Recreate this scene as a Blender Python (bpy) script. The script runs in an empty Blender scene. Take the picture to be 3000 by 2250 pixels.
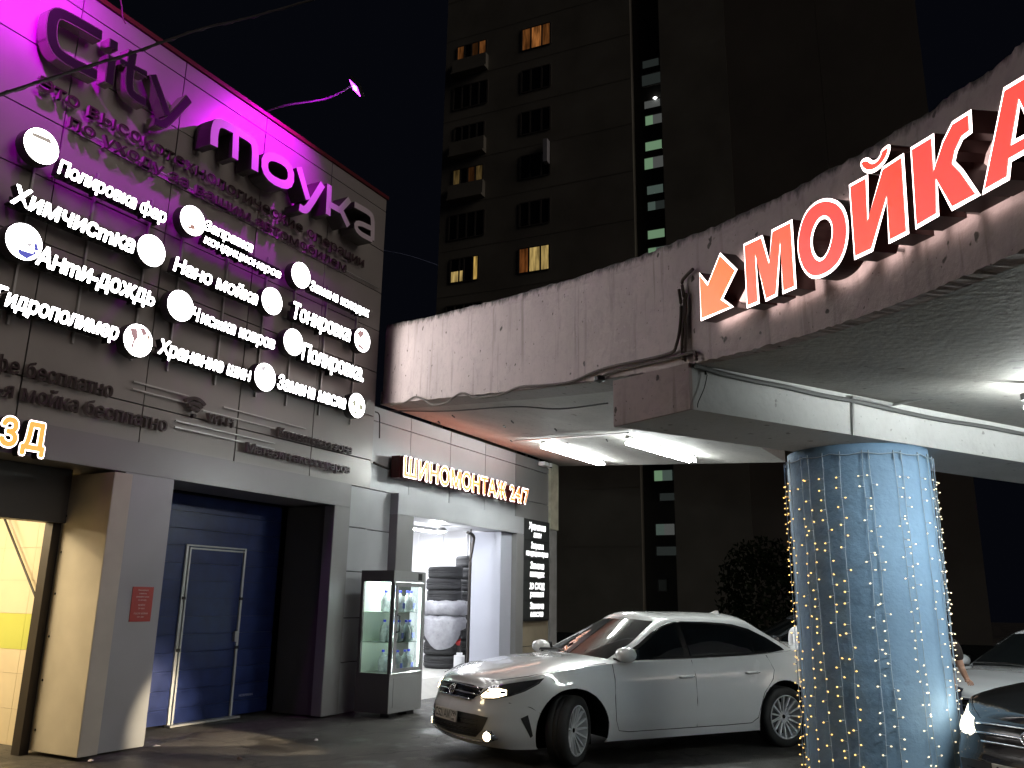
import bpy, bmesh, math, random
from mathutils import Vector, Matrix, geometry
random.seed(7)
# ------------------------------------------------------------------ camera, world, sun, exposure
SC = bpy.context.scene
COL = SC.collection
FPX, EYE = 2465.0, 1.65
RW = Matrix(((0.4733169061914357, -0.22657573186775803, -0.851254688117462),
             (-0.8807660169590124, -0.10536783470140997, -0.46168045527235957),
             (0.014910723776013574, 0.96827736580947, -0.24943258242970034)))
cd = bpy.data.cameras.new('camera'); cam = bpy.data.objects.new('camera', cd); COL.objects.link(cam)
cd.sensor_width = 36.0; cd.lens = FPX / 3000 * 36; cd.clip_end = 600; cd.clip_start = 0.05
cam.matrix_world = Matrix.Translation((0, 0, EYE)) @ RW.to_4x4()
SC.camera = cam
w = bpy.data.worlds.new('World'); SC.world = w; w.use_nodes = True
w.node_tree.nodes['Background'].inputs[0].default_value = (0.35, 0.42, 0.75, 1)
w.node_tree.nodes['Background'].inputs[1].default_value = 0.0045
sd = bpy.data.lights.new('city_fill', 'SUN'); sd.energy = 0.48; sd.angle = math.radians(35); sd.color = (1, .86, .75)  # added night fill, stands in for city lamps behind the camera
so = bpy.data.objects.new('city_fill', sd); COL.objects.link(so)
so.rotation_euler = Vector((0.0, -1.0, 0.42)).to_track_quat('Z', 'Y').to_euler()
SC.view_settings.view_transform = 'Standard'; SC.view_settings.look = 'None'
SC.view_settings.exposure = 0; SC.view_settings.gamma = 1
try:
    SC.cycles.max_bounces = 8; SC.cycles.sample_clamp_indirect = 4; SC.cycles.use_denoising = True
    SC.cycles.caustics_reflective = False; SC.cycles.caustics_refractive = False
except Exception: pass

# ------------------------------------------------------------------ measuring helpers
CAMP = Vector((0, 0, EYE))
def ray(x, y): return RW @ Vector((x - 1500, 1125 - y, -FPX))
def on(x, y, n, d):                      # pixel -> point on the plane n.p = d
    r = ray(x, y); n = Vector(n); return CAMP + r * ((d - n.dot(CAMP)) / n.dot(r))
def onY(x, y, Y): return on(x, y, (0, 1, 0), Y)
def onX(x, y, X): return on(x, y, (1, 0, 0), X)
def onZ(x, y, Z): return on(x, y, (0, 0, 1), Z)

# ------------------------------------------------------------------ materials
MATS = {}
def mat(name, col, rough=.6, metal=0, emit=None, es=1, var=0, vs=3, bump=0, bs=40, coat=0, trans=0, spec=None):
    if name in MATS: return MATS[name]
    m = bpy.data.materials.new(name); m.use_nodes = True; MATS[name] = m
    nt = m.node_tree; b = nt.nodes['Principled BSDF']
    b.inputs['Base Color'].default_value = (*col, 1); b.inputs['Roughness'].default_value = rough
    b.inputs['Metallic'].default_value = metal
    if coat: b.inputs['Coat Weight'].default_value = coat; b.inputs['Coat Roughness'].default_value = .03
    if trans: b.inputs['Transmission Weight'].default_value = trans
    if spec is not None: b.inputs['Specular IOR Level'].default_value = spec
    if emit: b.inputs['Emission Color'].default_value = (*emit, 1); b.inputs['Emission Strength'].default_value = es
    if var or bump:
        tc = nt.nodes.new('ShaderNodeTexCoord'); geo = nt.nodes.new('ShaderNodeNewGeometry')
        n = nt.nodes.new('ShaderNodeTexNoise'); n.inputs['Scale'].default_value = vs; n.inputs['Detail'].default_value = 6
        nt.links.new(geo.outputs['Position'], n.inputs['Vector'])
        if var:
            r = nt.nodes.new('ShaderNodeValToRGB')
            r.color_ramp.elements[0].position = .3; r.color_ramp.elements[1].position = .72
            r.color_ramp.elements[0].color = (*[c * (1 - var) for c in col], 1)
            r.color_ramp.elements[1].color = (*[min(1, c * (1 + var * .5)) for c in col], 1)
            nt.links.new(n.outputs[0], r.inputs[0]); nt.links.new(r.outputs[0], b.inputs['Base Color'])
            rr = nt.nodes.new('ShaderNodeMapRange'); rr.inputs[3].default_value = max(.02, rough - .1); rr.inputs[4].default_value = min(1, rough + .12)
            nt.links.new(n.outputs[0], rr.inputs[0]); nt.links.new(rr.outputs[0], b.inputs['Roughness'])
        if bump:
            n2 = nt.nodes.new('ShaderNodeTexNoise'); n2.inputs['Scale'].default_value = bs; n2.inputs['Detail'].default_value = 5
            nt.links.new(geo.outputs['Position'], n2.inputs['Vector'])
            bp = nt.nodes.new('ShaderNodeBump'); bp.inputs['Strength'].default_value = bump; bp.inputs['Distance'].default_value = .01
            nt.links.new(n2.outputs[0], bp.inputs['Height']); nt.links.new(bp.outputs[0], b.inputs['Normal'])
    return m

def concrete(name, col, dirt=.5, chips=.5, streak=True, topdirt=None):
    """painted plaster with rain streaks, chips and blotches of wear"""
    m = bpy.data.materials.new(name); m.use_nodes = True; MATS[name] = m
    nt = m.node_tree; b = nt.nodes['Principled BSDF']; N = nt.nodes.new; L = nt.links.new
    b.inputs['Roughness'].default_value = .75
    geo = N('ShaderNodeNewGeometry')
    def noise(scale, detail, mp=None, rough=.55):
        n = N('ShaderNodeTexNoise'); n.inputs['Scale'].default_value = scale; n.inputs['Detail'].default_value = detail; n.inputs['Roughness'].default_value = rough
        if mp:
            mm = N('ShaderNodeMapping'); mm.inputs['Scale'].default_value = mp; L(geo.outputs['Position'], mm.inputs[0]); L(mm.outputs[0], n.inputs['Vector'])
        else: L(geo.outputs['Position'], n.inputs['Vector'])
        return n
    def ramp(src, a, bb):
        r = N('ShaderNodeMapRange'); r.inputs[1].default_value = a; r.inputs[2].default_value = bb; L(src, r.inputs[0]); return r
    def mix(f, A, B, k):
        mu = N('ShaderNodeMath'); mu.operation = 'MULTIPLY'; mu.inputs[1].default_value = k; L(f, mu.inputs[0])
        x = N('ShaderNodeMix'); x.data_type = 'RGBA'; L(mu.outputs[0], x.inputs[0])
        if isinstance(A, tuple): x.inputs[6].default_value = (*A, 1)
        else: L(A, x.inputs[6])
        x.inputs[7].default_value = (*B, 1); return x.outputs[2]
    c = mix(ramp(noise(1.1, 5).outputs[0], .4, .7).outputs[0], col, tuple(v * .78 for v in col), .8)
    c = mix(ramp(noise(14, 6).outputs[0], .5, .75).outputs[0], c, tuple(v * .7 for v in col), dirt * .6)
    if streak:
        c = mix(ramp(noise(1, 4, (9, 9, .7)).outputs[0], .56, .74).outputs[0], c, (.13, .10, .08), dirt * .75)
    c = mix(ramp(noise(9, 3, None, .4).outputs[0], .70, .73).outputs[0], c, (.05, .04, .032), chips)
    c = mix(ramp(noise(34, 2, None, .4).outputs[0], .735, .75).outputs[0], c, (.045, .035, .03), chips*.8)
    c = mix(ramp(noise(2.3, 7, (1, 1, .6), .7).outputs[0], .60, .67).outputs[0], c, tuple(v*.55 for v in col), dirt*.45)
    if topdirt is not None:
        at = N('ShaderNodeAttribute'); at.attribute_name = 'edge'
        n = noise(7, 7, (1.6, 1.6, .8), .65)
        ad = N('ShaderNodeMath'); ad.operation = 'ADD'; L(at.outputs['Fac'], ad.inputs[0]); L(n.outputs[0], ad.inputs[1])
        c = mix(ramp(ad.outputs[0], 1.22, 1.5).outputs[0], c, (.035, .03, .025), topdirt)
    L(c, b.inputs['Base Color'])
    bp = N('ShaderNodeBump'); bp.inputs['Strength'].default_value = .5; bp.inputs['Distance'].default_value = .015
    L(noise(16, 8).outputs[0], bp.inputs['Height']); L(bp.outputs[0], b.inputs['Normal'])
    return m

M_panel = mat('grey composite panel', (.34, .32, .31), .38, .25, var=.12, vs=.9, bump=.05, bs=3)
M_panel2 = mat('light grey composite panel', (.38, .385, .40), .42, .15, var=.12, vs=1.3)
M_trimgrey = mat('grey awning sheet', (.27, .265, .265), .4, .3, var=.12, vs=1.1)
M_dark = mat('dark gap', (.015, .015, .015), .8)
M_black = mat('black plastic', (.02, .02, .02), .45)
M_can = mat('black letter can', (.018, .017, .017), .35)
M_lit = mat('lit white acrylic', (.8, .8, .8), .4, emit=(1, .98, .96), es=17)
M_letter = mat('dark brown letter', (.035, .018, .022), .3)
M_rim_l = mat('bright letter edge', (.45, .4, .4), .35, .4)
M_orange = mat('orange lit acrylic', (.6, .2, .05), .4, emit=(1, .30, .055), es=1.0)
M_orange2 = mat('yellow orange lit acrylic', (.7, .3, .05), .4, emit=(1, .42, .09), es=1.15)
M_redface = mat('red lit acrylic', (.6, .03, .02), .4, emit=(1, .08, .055), es=1.08)
M_whiteedge = mat('white lit edge', (.8, .7, .7), .4, emit=(1, .82, .78), es=6)
M_cable = mat('black cable', (.02, .018, .016), .6)
M_alu = mat('grey aluminium', (.55, .55, .55), .35, .7)
M_blue = mat('blue door paint', (.013, .025, .11), .35, .1, var=.35, vs=5, bump=.12, bs=14)
def asphalt():
    m = mat('worn asphalt', (.055, .05, .045), .8, var=.5, vs=1.3, bump=1.0, bs=70); nt = m.node_tree; N = nt.nodes.new; L = nt.links.new; bs = nt.nodes['Principled BSDF']
    geo = N('ShaderNodeNewGeometry'); src = bs.inputs['Base Color'].links[0].from_socket
    def mixc(f, colr):
        nonlocal src
        x = N('ShaderNodeMix'); x.data_type = 'RGBA'; L(f, x.inputs[0]); L(src, x.inputs[6]); x.inputs[7].default_value = (*colr, 1); src = x.outputs[2]
    def ns(scale, det, lo, hi, k):
        n = N('ShaderNodeTexNoise'); n.inputs['Scale'].default_value = scale; n.inputs['Detail'].default_value = det; L(geo.outputs['Position'], n.inputs['Vector'])
        r = N('ShaderNodeMapRange'); r.inputs[1].default_value = lo; r.inputs[2].default_value = hi; r.inputs[4].default_value = k; L(n.outputs[0], r.inputs[0]); return r.outputs[0]
    mixc(ns(.9, 5, .52, .60, .75), (.020, .018, .016)); mixc(ns(3.5, 4, .60, .64, .6), (.10, .092, .08)); mixc(ns(90, 2, .62, .70, .6), (.13, .125, .115))
    v = N('ShaderNodeTexVoronoi'); v.feature = 'DISTANCE_TO_EDGE'; v.inputs['Scale'].default_value = .55
    wn = N('ShaderNodeTexNoise'); wn.inputs['Scale'].default_value = 2.5; wn.inputs['Detail'].default_value = 6; L(geo.outputs['Position'], wn.inputs['Vector'])
    ad = N('ShaderNodeVectorMath'); ad.operation = 'MULTIPLY_ADD'; ad.inputs[1].default_value = (.6,.6,.6); L(wn.outputs['Color'], ad.inputs[0]); L(geo.outputs['Position'], ad.inputs[2]); L(ad.outputs[0], v.inputs['Vector'])
    r = N('ShaderNodeMapRange'); r.inputs[1].default_value = .004; r.inputs[2].default_value = .012; r.inputs[3].default_value = .9; r.inputs[4].default_value = 0; L(v.outputs['Distance'], r.inputs[0]); mixc(r.outputs[0], (.008,.007,.006))
    L(src, bs.inputs['Base Color'])
    rr = N('ShaderNodeMapRange'); rr.inputs[1].default_value = 0; rr.inputs[2].default_value = .75; rr.inputs[3].default_value = .72; rr.inputs[4].default_value = .38; L(ns(.9, 5, .52, .60, .75), rr.inputs[0]); L(rr.outputs[0], bs.inputs['Roughness'])
    return m
M_asphalt = asphalt()
M_tile = mat('cream wall tile', (.66, .58, .42), .35, var=.07, vs=2)
M_tile_g = mat('lime wall tile', (.50, .54, .12), .35, var=.05, vs=2)
M_jamb = mat('cream sheet jamb', (.60, .56, .48), .5, var=.1, vs=3)
M_white = mat('white wall paint', (.8, .8, .82), .5, var=.05, vs=2)
M_rubber = mat('tyre rubber', (.022, .022, .024), .75, var=.3, vs=10)
M_bag = mat('white plastic bag', (.33, .33, .36), .3, var=.2, vs=9, bump=1.0, bs=16)
M_par = concrete('pink plaster parapet', (.47, .385, .37), .9, .95, True, 1.0)
M_soff = concrete('grey plaster soffit', (.40, .385, .36), .9, .6, False)
M_beamw = concrete('white plaster beam', (.60, .60, .60), .4, .5, False)
M_col = concrete('blue painted column', (.21, .345, .51), .3, .12, False)
M_aptwall = mat('brown panel block wall', (.27, .255, .215), .9, var=.25, vs=.4)
M_aptdark = mat('dark window glass', (.012, .012, .014), .15)

# ------------------------------------------------------------------ mesh helpers
class MB:
    def __init__(s): s.v = []; s.f = []; s.m = []
    def add(s, vs, fs, mi=0):
        o = len(s.v); s.v += [tuple(p) for p in vs]; s.f += [tuple(i + o for i in f) for f in fs]; s.m += [mi] * len(fs); return s
    def box(s, x0, x1, y0, y1, z0, z1, mi=0, M=None):
        p = [Vector(q) for q in ((x0,y0,z0),(x1,y0,z0),(x1,y1,z0),(x0,y1,z0),(x0,y0,z1),(x1,y0,z1),(x1,y1,z1),(x0,y1,z1))]
        if M: p = [M @ q for q in p]
        return s.add(p, [(0,3,2,1),(4,5,6,7),(0,1,5,4),(1,2,6,5),(2,3,7,6),(3,0,4,7)], mi)
    def quad(s, a, b, c, d, mi=0): return s.add([a, b, c, d], [(0,1,2,3)], mi)
    def prism(s, pts, off, mi=0, mi_side=None):
        """closed polygon pts (3D) extruded by vector off"""
        n = len(pts); off = Vector(off); P = [Vector(p) for p in pts]
        tris = geometry.tessellate_polygon([P])
        vs = P + [p + off for p in P]
        s.add(vs, [tuple(t) for t in tris] + [tuple(i + n for i in reversed(t)) for t in tris], mi)
        s.add(vs, [(i, (i+1) % n, (i+1) % n + n, i + n) for i in range(n)], mi if mi_side is None else mi_side)
        return s
    def tube(s, pts, r, n=6, mi=0, close=True):
        P = [Vector(p) for p in pts]; rings = []
        for i, p in enumerate(P):
            t = (P[min(i+1, len(P)-1)] - P[max(i-1, 0)]).normalized()
            a = t.cross(Vector((0, 0, 1)));
            if a.length < .05: a = t.cross(Vector((1, 0, 0)))
            a.normalize(); b = t.cross(a)
            rr = r[i] if isinstance(r, (list, tuple)) else r
            rings.append([p + (a * math.cos(k*2*math.pi/n) + b * math.sin(k*2*math.pi/n)) * rr for k in range(n)])
        vs = [q for R_ in rings for q in R_]
        fs = [(i*n+k, i*n+(k+1) % n, (i+1)*n+(k+1) % n, (i+1)*n+k) for i in range(len(P)-1) for k in range(n)]
        if close: fs += [tuple(range(n-1, -1, -1)), tuple((len(P)-1)*n + k for k in range(n))]
        return s.add(vs, fs, mi)
    def lathe(s, prof, c=(0,0,0), n=24, mi=0, M=None, cap=True):
        """prof: list of (r, h) about the z axis"""
        vs = [];
        for r, h in prof:
            for k in range(n):
                p = Vector((r*math.cos(2*math.pi*k/n), r*math.sin(2*math.pi*k/n), h))
                vs.append((M @ p if M else p) + Vector(c))
        fs = [(i*n+k, i*n+(k+1) % n, (i+1)*n+(k+1) % n, (i+1)*n+k) for i in range(len(prof)-1) for k in range(n)]
        if cap: fs += [tuple(range(n-1, -1, -1)), tuple((len(prof)-1)*n + k for k in range(n))]
        return s.add(vs, fs, mi)
    def obj(s, name, mats, parent=None, smooth=False, kind=None, bevel=0):
        me = bpy.data.meshes.new(name); me.from_pydata(s.v, [], s.f); me.update()
        return mkobj(name, me, mats, parent, smooth, kind, s.m, bevel)
def mkobj(name, me, mats, parent=None, smooth=False, kind=None, mi=None, bevel=0):
    if not isinstance(mats, (list, tuple)): mats = [mats]
    for m in mats: me.materials.append(m)
    if mi and len(mats) > 1: me.polygons.foreach_set('material_index', mi)
    if smooth:
        me.polygons.foreach_set('use_smooth', [True] * len(me.polygons))
    o = bpy.data.objects.new(name, me); COL.objects.link(o)
    if bevel:
        bm = bmesh.new(); bm.from_mesh(me); bmesh.ops.remove_doubles(bm, verts=bm.verts, dist=1e-5)
        bmesh.ops.bevel(bm, geom=[e for e in bm.edges], offset=bevel, segments=2, affect='EDGES', clamp_overlap=True); bm.to_mesh(me); bm.free()
    if parent is not None: put(o, parent)
    if kind: o['kind'] = kind
    return o
def put(o, parent):
    o.parent = parent
    M = Matrix.Translation(-ROOTLOC.get(parent.name, Vector()))
    o.matrix_parent_inverse = M if parent.name in ROOTLOC else Matrix.Identity(4)
ROOTLOC = {}
def thing(name, label, cat, loc=(0,0,0), group=None, rot=None, scale=None):
    o = bpy.data.objects.new(name, None); COL.objects.link(o); o.location = loc; o.empty_display_size = .1
    if rot is None: ROOTLOC[o.name] = Vector(loc)     # children given in world coordinates
    else: o.rotation_euler = rot
    if scale: o.scale = (scale,)*3
    o['label'] = label; o['category'] = cat
    if group: o['group'] = group
    return o
def tag(o, label, cat, group=None):
    o['label'] = label; o['category'] = cat
    if group: o['group'] = group
    return o
def smooth_pts(pts, n=6):
    P = [Vector(p) for p in pts]; out = []
    for i in range(len(P)-1):
        p0, p1, p2, p3 = P[max(i-1,0)], P[i], P[i+1], P[min(i+2,len(P)-1)]
        for k in range(n):
            t = k / n
            out.append(.5*((2*p1)+(p2-p0)*t+(2*p0-5*p1+4*p2-p3)*t*t+(3*p1-p0-3*p2+p3)*t**3))
    out.append(P[-1]); return out
def lamp(name, kind, loc, energy, col, parent=None, **kw):
    d = bpy.data.lights.new(name, kind); d.energy = energy; d.color = col
    tgt = kw.pop('target', None)
    for k, v in kw.items(): setattr(d, k, v)
    o = bpy.data.objects.new(name, d); COL.objects.link(o); o.location = loc
    if tgt is not None: o.rotation_euler = (Vector(loc) - Vector(tgt)).to_track_quat('Z', 'Y').to_euler()
    if parent is not None: put(o, parent)
    return o

# ------------------------------------------------------------------ lettering
_gl = {}
# letters composed from sound ones: (source, scale x, scale y, shift x, shift y) or a bar (x0, x1, y0, y1)
RECIPE = {'н': ([('Н', .82, .752, 0, 0)], .82, 'Н'), 'Р': ([('P', 1.08, 1.02, 0, 0)], 1.08, 'P'), 'Ч': ([('У', .0001, .0001, .3, .4), (.10,.175,.40,.727), (.47,.55,0,.727), (.13,.50,.33,.40)], 1.0, 'Н'),
 'Э': ([('C', -.92, 1.0, .70, 0), (.22,.60,.335,.40)], .95, 'C'), 'э': ([('с', -1.0, 1.0, .56, 0), (.18,.48,.245,.30)], 1.0, 'с'),
 'ф': ([('о', .80, 1.0, .0, 0), ('о', .80, 1.0, .34, 0), (.405,.475,-.18,.73)], 1.42, 'о'),
 'ь': ([(.085,.165,0,.545), ('о', .78, .62, .085, .0)], .88, 'о'), 'ы': ([(.085,.165,0,.545), ('о', .78, .62, .085, .0), (.585,.665,0,.545)], 1.25, 'о'),
 'я': ([('R', -.82, .752, .52, 0)], .92, 'R')}
def _bar(x0, x1, y0, y1, depth):
    h = depth/2
    v = [(x0,y0,-h),(x1,y0,-h),(x1,y1,-h),(x0,y1,-h),(x0,y0,h),(x1,y0,h),(x1,y1,h),(x0,y1,h)]
    f = [(0,3,2,1),(4,5,6,7),(0,1,5,4),(1,2,6,5),(2,3,7,6),(3,0,4,7)]
    return v, f, [-1,1,0,0,0,0]
def glyph(ch, off=0.0, depth=.05, res=3):
    if ch in RECIPE:
        key = (ch, off, depth)
        if key in _gl: return _gl[key]
        parts, ak, asrc = RECIPE[ch]; V, F_, N_ = [], [], []
        for i, q in enumerate(parts):
            if isinstance(q[0], str):
                if abs(q[1]) < .01: continue
                g0 = glyph(q[0], off, depth, res); v, f, nz = g0[0], g0[1], g0[2]
                v = [(a*q[1]+q[3], b*q[2]+q[4], c) for a, b, c in v]
                if q[1] < 0: f = [tuple(reversed(t)) for t in f]
            else: v, f, nz = _bar(*q, depth)
            k = 1 - .012*i; o = len(V)
            V += [(a, b, c*k) for a, b, c in v]; F_ += [tuple(j+o for j in t) for t in f]; N_ += list(nz)
        _gl[key] = (V, F_, N_, glyph(asrc)[3]*ak); return _gl[key]
    """mesh data (verts, faces, is_front) of one letter, size 1, and its advance"""
    key = (ch, off, depth)
    if key in _gl: return _gl[key]
    def conv(t, o, e):
        c = bpy.data.curves.new('t', 'FONT'); c.body = t; c.offset = o; c.extrude = e; c.resolution_u = res
        ob = bpy.data.objects.new('t', c); COL.objects.link(ob)
        dg = bpy.context.evaluated_depsgraph_get(); me = bpy.data.meshes.new_from_object(ob.evaluated_get(dg))
        bpy.data.objects.remove(ob); bpy.data.curves.remove(c); return me
    a = _gl.get(('adv', ch))
    if a is None:
        m1 = conv('H' + ch + 'H', 0, 0); m2 = conv('HH', 0, 0)
        wd = lambda m: max(v.co.x for v in m.vertices) - min(v.co.x for v in m.vertices)
        a = wd(m1) - wd(m2); _gl[('adv', ch)] = a
        bpy.data.meshes.remove(m1); bpy.data.meshes.remove(m2)
    if ch == ' ': r = ([], [], [], a)
    else:
        m = conv(ch, off, depth / 2)
        r = ([tuple(v.co) for v in m.vertices], [tuple(p.vertices) for p in m.polygons], [p.normal.z for p in m.polygons], a)
        bpy.data.meshes.remove(m)
    _gl[key] = r; return r
def advance(text, track=0): return sum(glyph(c)[3] + track for c in text) - track
CAPH = .716
def write(root, text, p0, p1, capz, depth, mats, off=.0, shear=0.0, sub=None, track=0.0, normal=(0,-1,0), part='letter', face=None, both=None, udir=None):
    """letters from p0 (baseline start) to p1 (baseline end), cap height capz; front faces look along normal.
    mats = (side, front). face = (material, inner offset, outer offset) adds a letter_face child."""
    p0 = Vector(p0); p1 = Vector(p1); nrm = Vector(normal).normalized()
    ux = (p1 - p0).normalized(); uz = Vector(udir).normalized() if udir else nrm.cross(ux); 
    W = (p1 - p0).length
    t0 = text; aw = advance(sub or text, track)
    sx = W / aw; sy = capz / CAPH
    if sub and sub != text: p0 = p0 - ux * (advance(text[:text.index(sub)], track) + track) * sx
    x = 0
    for ch in t0:
        g = glyph(ch, 0.0, 1.0)
        if g[0]:
            def tr(g, d, push):
                out = []
                for vx, vy, vz in g[0]:
                    out.append(p0 + ux * ((x + vx + vy * shear) * sx) + uz * (vy * sy) + nrm * (vz * d + push))
                return out
            b = MB(); nd = 0 if off <= 0 else (6 if off < .035 else 10)
            for kk in range(nd+1):
                ox, oz = (0, 0) if kk == 0 else (off*math.cos(2*math.pi*kk/nd), off*math.sin(2*math.pi*kk/nd))
                b.add([q + ux*(ox*sx) + uz*(oz*sy) for q in tr(g, depth, -depth/2-kk*.0003)], g[1]); b.m[-len(g[1]):] = [1 if nz > .9 else 0 for nz in g[2]]
            o = b.obj(part, list(mats), root)
            if face:
                g2 = g; b = MB(); nd = 0 if face[1] <= 0 else 6
                for kk in range(nd+1):
                    ox, oz = (0, 0) if kk == 0 else (face[1]*math.cos(2*math.pi*kk/nd), face[1]*math.sin(2*math.pi*kk/nd))
                    b.add([q + ux*(ox*sx) + uz*(oz*sy) for q in tr(g2, .010, .002-kk*.0003)], g2[1])
                f = b.obj('letter_face', face[0]); f.parent = o; f.matrix_parent_inverse = Matrix.Identity(4)
        x += g[3] + track
def stroke(b, pts, wd, back, front, closed=False, mi=0, mi_side=None):
    """ribbon letter stroke in the plane Y=const; pts are (x,z)"""
    n = len(pts); P = [Vector((p[0], p[1])) for p in pts]; Lf = []; Rt = []
    for i in range(n):
        if closed: a, c = P[i-1], P[(i+1) % n]
        else: a, c = P[max(i-1,0)], P[min(i+1,n-1)]
        d1 = (P[i]-a).normalized() if (P[i]-a).length > 1e-9 else (c-P[i]).normalized()
        d2 = (c-P[i]).normalized() if (c-P[i]).length > 1e-9 else d1
        t = (d1+d2).normalized(); nn = Vector((-t.y, t.x)); k = wd/2/max(.45, nn.dot(Vector((-d1.y, d1.x))))
        Lf.append(P[i]+nn*k); Rt.append(P[i]-nn*k)
    m = n if closed else n-1
    V = lambda p, y: (p.x, y, p.y)
    vs = [V(p, front) for p in Lf]+[V(p, front) for p in Rt]+[V(p, back) for p in Lf]+[V(p, back) for p in Rt]
    fr = []; sd = []
    for i in range(m):
        j = (i+1) % n
        fr.append((i, j, n+j, n+i)); sd += [(2*n+i, i, j, 2*n+j)[::-1], (n+i, 3*n+i, 3*n+j, n+j)[::-1], (2*n+i, 2*n+j, 3*n+j, 3*n+i)]
    if not closed: sd += [(0, n, 3*n, 2*n), (n-1, 2*n-1, 4*n-1, 3*n-1)[::-1]]
    b.add(vs, fr, mi); b.add(vs, sd, mi if mi_side is None else mi_side)

# ================================================================== GROUND
g = MB(); NX = 60
g.quad((-60,-60,0), (120,-60,0), (120,120,0), (-60,120,0))
go = g.obj('asphalt_ground', M_asphalt); go['kind'] = 'structure'; go['label'] = 'worn dark asphalt yard in front of the garage doors'

# ================================================================== CAR WASH BUILDING
W, W2, DF = 8.45, 8.52, 8.36
cw = thing('car_wash_building', 'two storey car wash hall clad in grey panels with blue sectional door', 'building', (6.5, W, 0))
BX0, BX1, BY1, BH = -1.4, 10.84, 15.0, 8.5
# load-bearing core behind the cladding
c = MB()
c.box(BX0, BX1, W+.05, BY1, 3.36, BH-.02)                # upper storey
c.box(10.30, BX1, W+.05, BY1, 0, 3.36)                   # right of the door
c.box(6.30, 6.93, W+.75, BY1, 0, 3.36)                   # partition
c.box(6.93, 10.30, 9.62, 9.72, 0, 3.36)                  # wall behind the door
c.box(BX0, 2.4, W+.05, BY1, 0, 3.36)
c.box(2.4, 6.30, 14.6, BY1, 0, 3.36)
c.obj('core', M_dark, cw)
# cladding panels
xs = [10.84, 9.39, 7.925, 6.455, 4.98, 3.51, 2.04, .57, -.9]
zs = [3.36, 3.82, 4.55, 5.30, 6.02, 6.70, 7.47, 8.22, 8.46]
G = .008
for i in range(len(xs)-1):
    for j in range(len(zs)-1):
        b = MB(); dy = random.uniform(-.003, .003)
        b.box(xs[i+1]+G, xs[i]-G, W-.0+dy, W+.05, zs[j]+G, zs[j+1]-G)
        if 0 < j < 6 and i < 6:       # narrow half joint batten seen between the letter rows
            pass
        b.obj('panel', M_panel, cw)
for z0, z1 in ((0,.72),(.72,1.36),(1.36,2.05),(2.05,2.72),(2.72,3.36)):
    b = MB(); b.box(10.31, 10.83, W, W+.05, z0+G, z1-G); b.obj('panel', M_panel2, cw)
b = MB(); b.box(BX0, BX1+.03, W-.03, W+.12, 8.46, 8.52); b.obj('parapet_cap', mat('dark red cap', (.12, .012, .02), .4, .2), cw)
# side return of the tall wall
b = MB()
for j in range(len(zs)-1): b.box(BX1, BX1+.012, W+.01, BY1, zs[j]+G, zs[j+1]-G)
b.obj('side_cladding', M_panel, cw, kind='stuff')
# thin vertical support rails behind the word signs
for x in (4.73, 5.45, 6.2, 6.71, 7.46, 8.18, 8.77, 9.47, 10.21):
    b = MB(); b.box(x-.012, x+.012, W-.035, W-.004, 4.3, 6.35 if x > 5 else 6.2); b.obj('sign_rail', M_alu, cw)
# awning box above doors
b = MB(); b.box(BX0, 10.27, DF, W, 3.0, 3.36); b.box(BX0, 10.27, W, 9.3, 3.02, 3.36)
b.obj('awning', M_trimgrey, cw, bevel=.006)
# pillars
pil = MB(); pil.box(6.27, 6.95, DF, W+.75, 0.02, 2.998); pil.obj('pillar', M_panel2, cw, bevel=.006)
b = MB(); b.box(9.90, 10.27, DF, W+.1, 0.02, 2.998); b.obj('pillar', M_trimgrey, cw, bevel=.006)
b = MB(); b.box(9.93, 10.02, W+.1, 9.30, 0.02, 2.998); b.box(10.02, 10.3, 8.9, 9.4, .0, 3.0); b.obj('door_reveal', mat('dark reveal sheet', (.09,.085,.08), .5), cw)
# bay jamb (cream lit reveal) and header
b = MB(); b.box(6.03, 6.265, 8.22, 9.15, .04, 2.96); b.obj('bay_jamb', M_jamb, cw, bevel=.005)
for z in (.25, .75, 1.2, 1.65, 2.1, 2.5):
    b = MB(); b.lathe([(0.001,0),(.014,.002),(.012,.008),(.001,.01)], n=8, M=Matrix.Rotation(-math.pi/2,4,'Y'), c=(6.03, 8.95, z)); b.obj('screw', M_dark, cw)
b = MB(); b.box(5.93, 6.03, 9.02, 9.16, 0, 2.96); b.obj('bay_door_track', mat('dark steel', (.035,.03,.028), .5, .4), cw)
b = MB(); b.box(2.4, 6.03, 8.95, 9.16, 2.42, 3.02); b.obj('bay_header', mat('dark grey header', (.06,.058,.055), .5), cw)
# bay interior: tiled partition wall with a lime band
by = [9.17 + k*.62 for k in range(10)]; bz = [0, .38, .76, 1.02, 1.42, 1.80, 2.18, 2.56, 2.98]
for i in range(len(by)-1):
    for j in range(len(bz)-1):
        b = MB(); b.box(6.27, 6.295, by[i]+.0018, by[i+1]-.0018, bz[j]+.0018, bz[j+1]-.0018)
        b.obj('wall_tile', M_tile_g if j == 3 else M_tile, cw)
b = MB(); b.box(6.278, 6.29, 9.17, 14.4, 0, 2.98); b.obj('tile_grout', mat('grout', (.45,.40,.30), .8), cw)
b = MB(); b.box(2.4, 6.3, 14.5, 14.6, 0, 3.0); b.box(2.4,6.3,9.2,14.6,2.98,3.02); b.box(2.4,2.45,9.2,14.6,0,3); b.obj('bay_lining', M_tile, cw)
b = MB(); b.tube([(6.2, 9.25, 1.28), (6.2, 10.6, 2.75)], .014); b.obj('pressure_hose', M_cable, cw)
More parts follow.
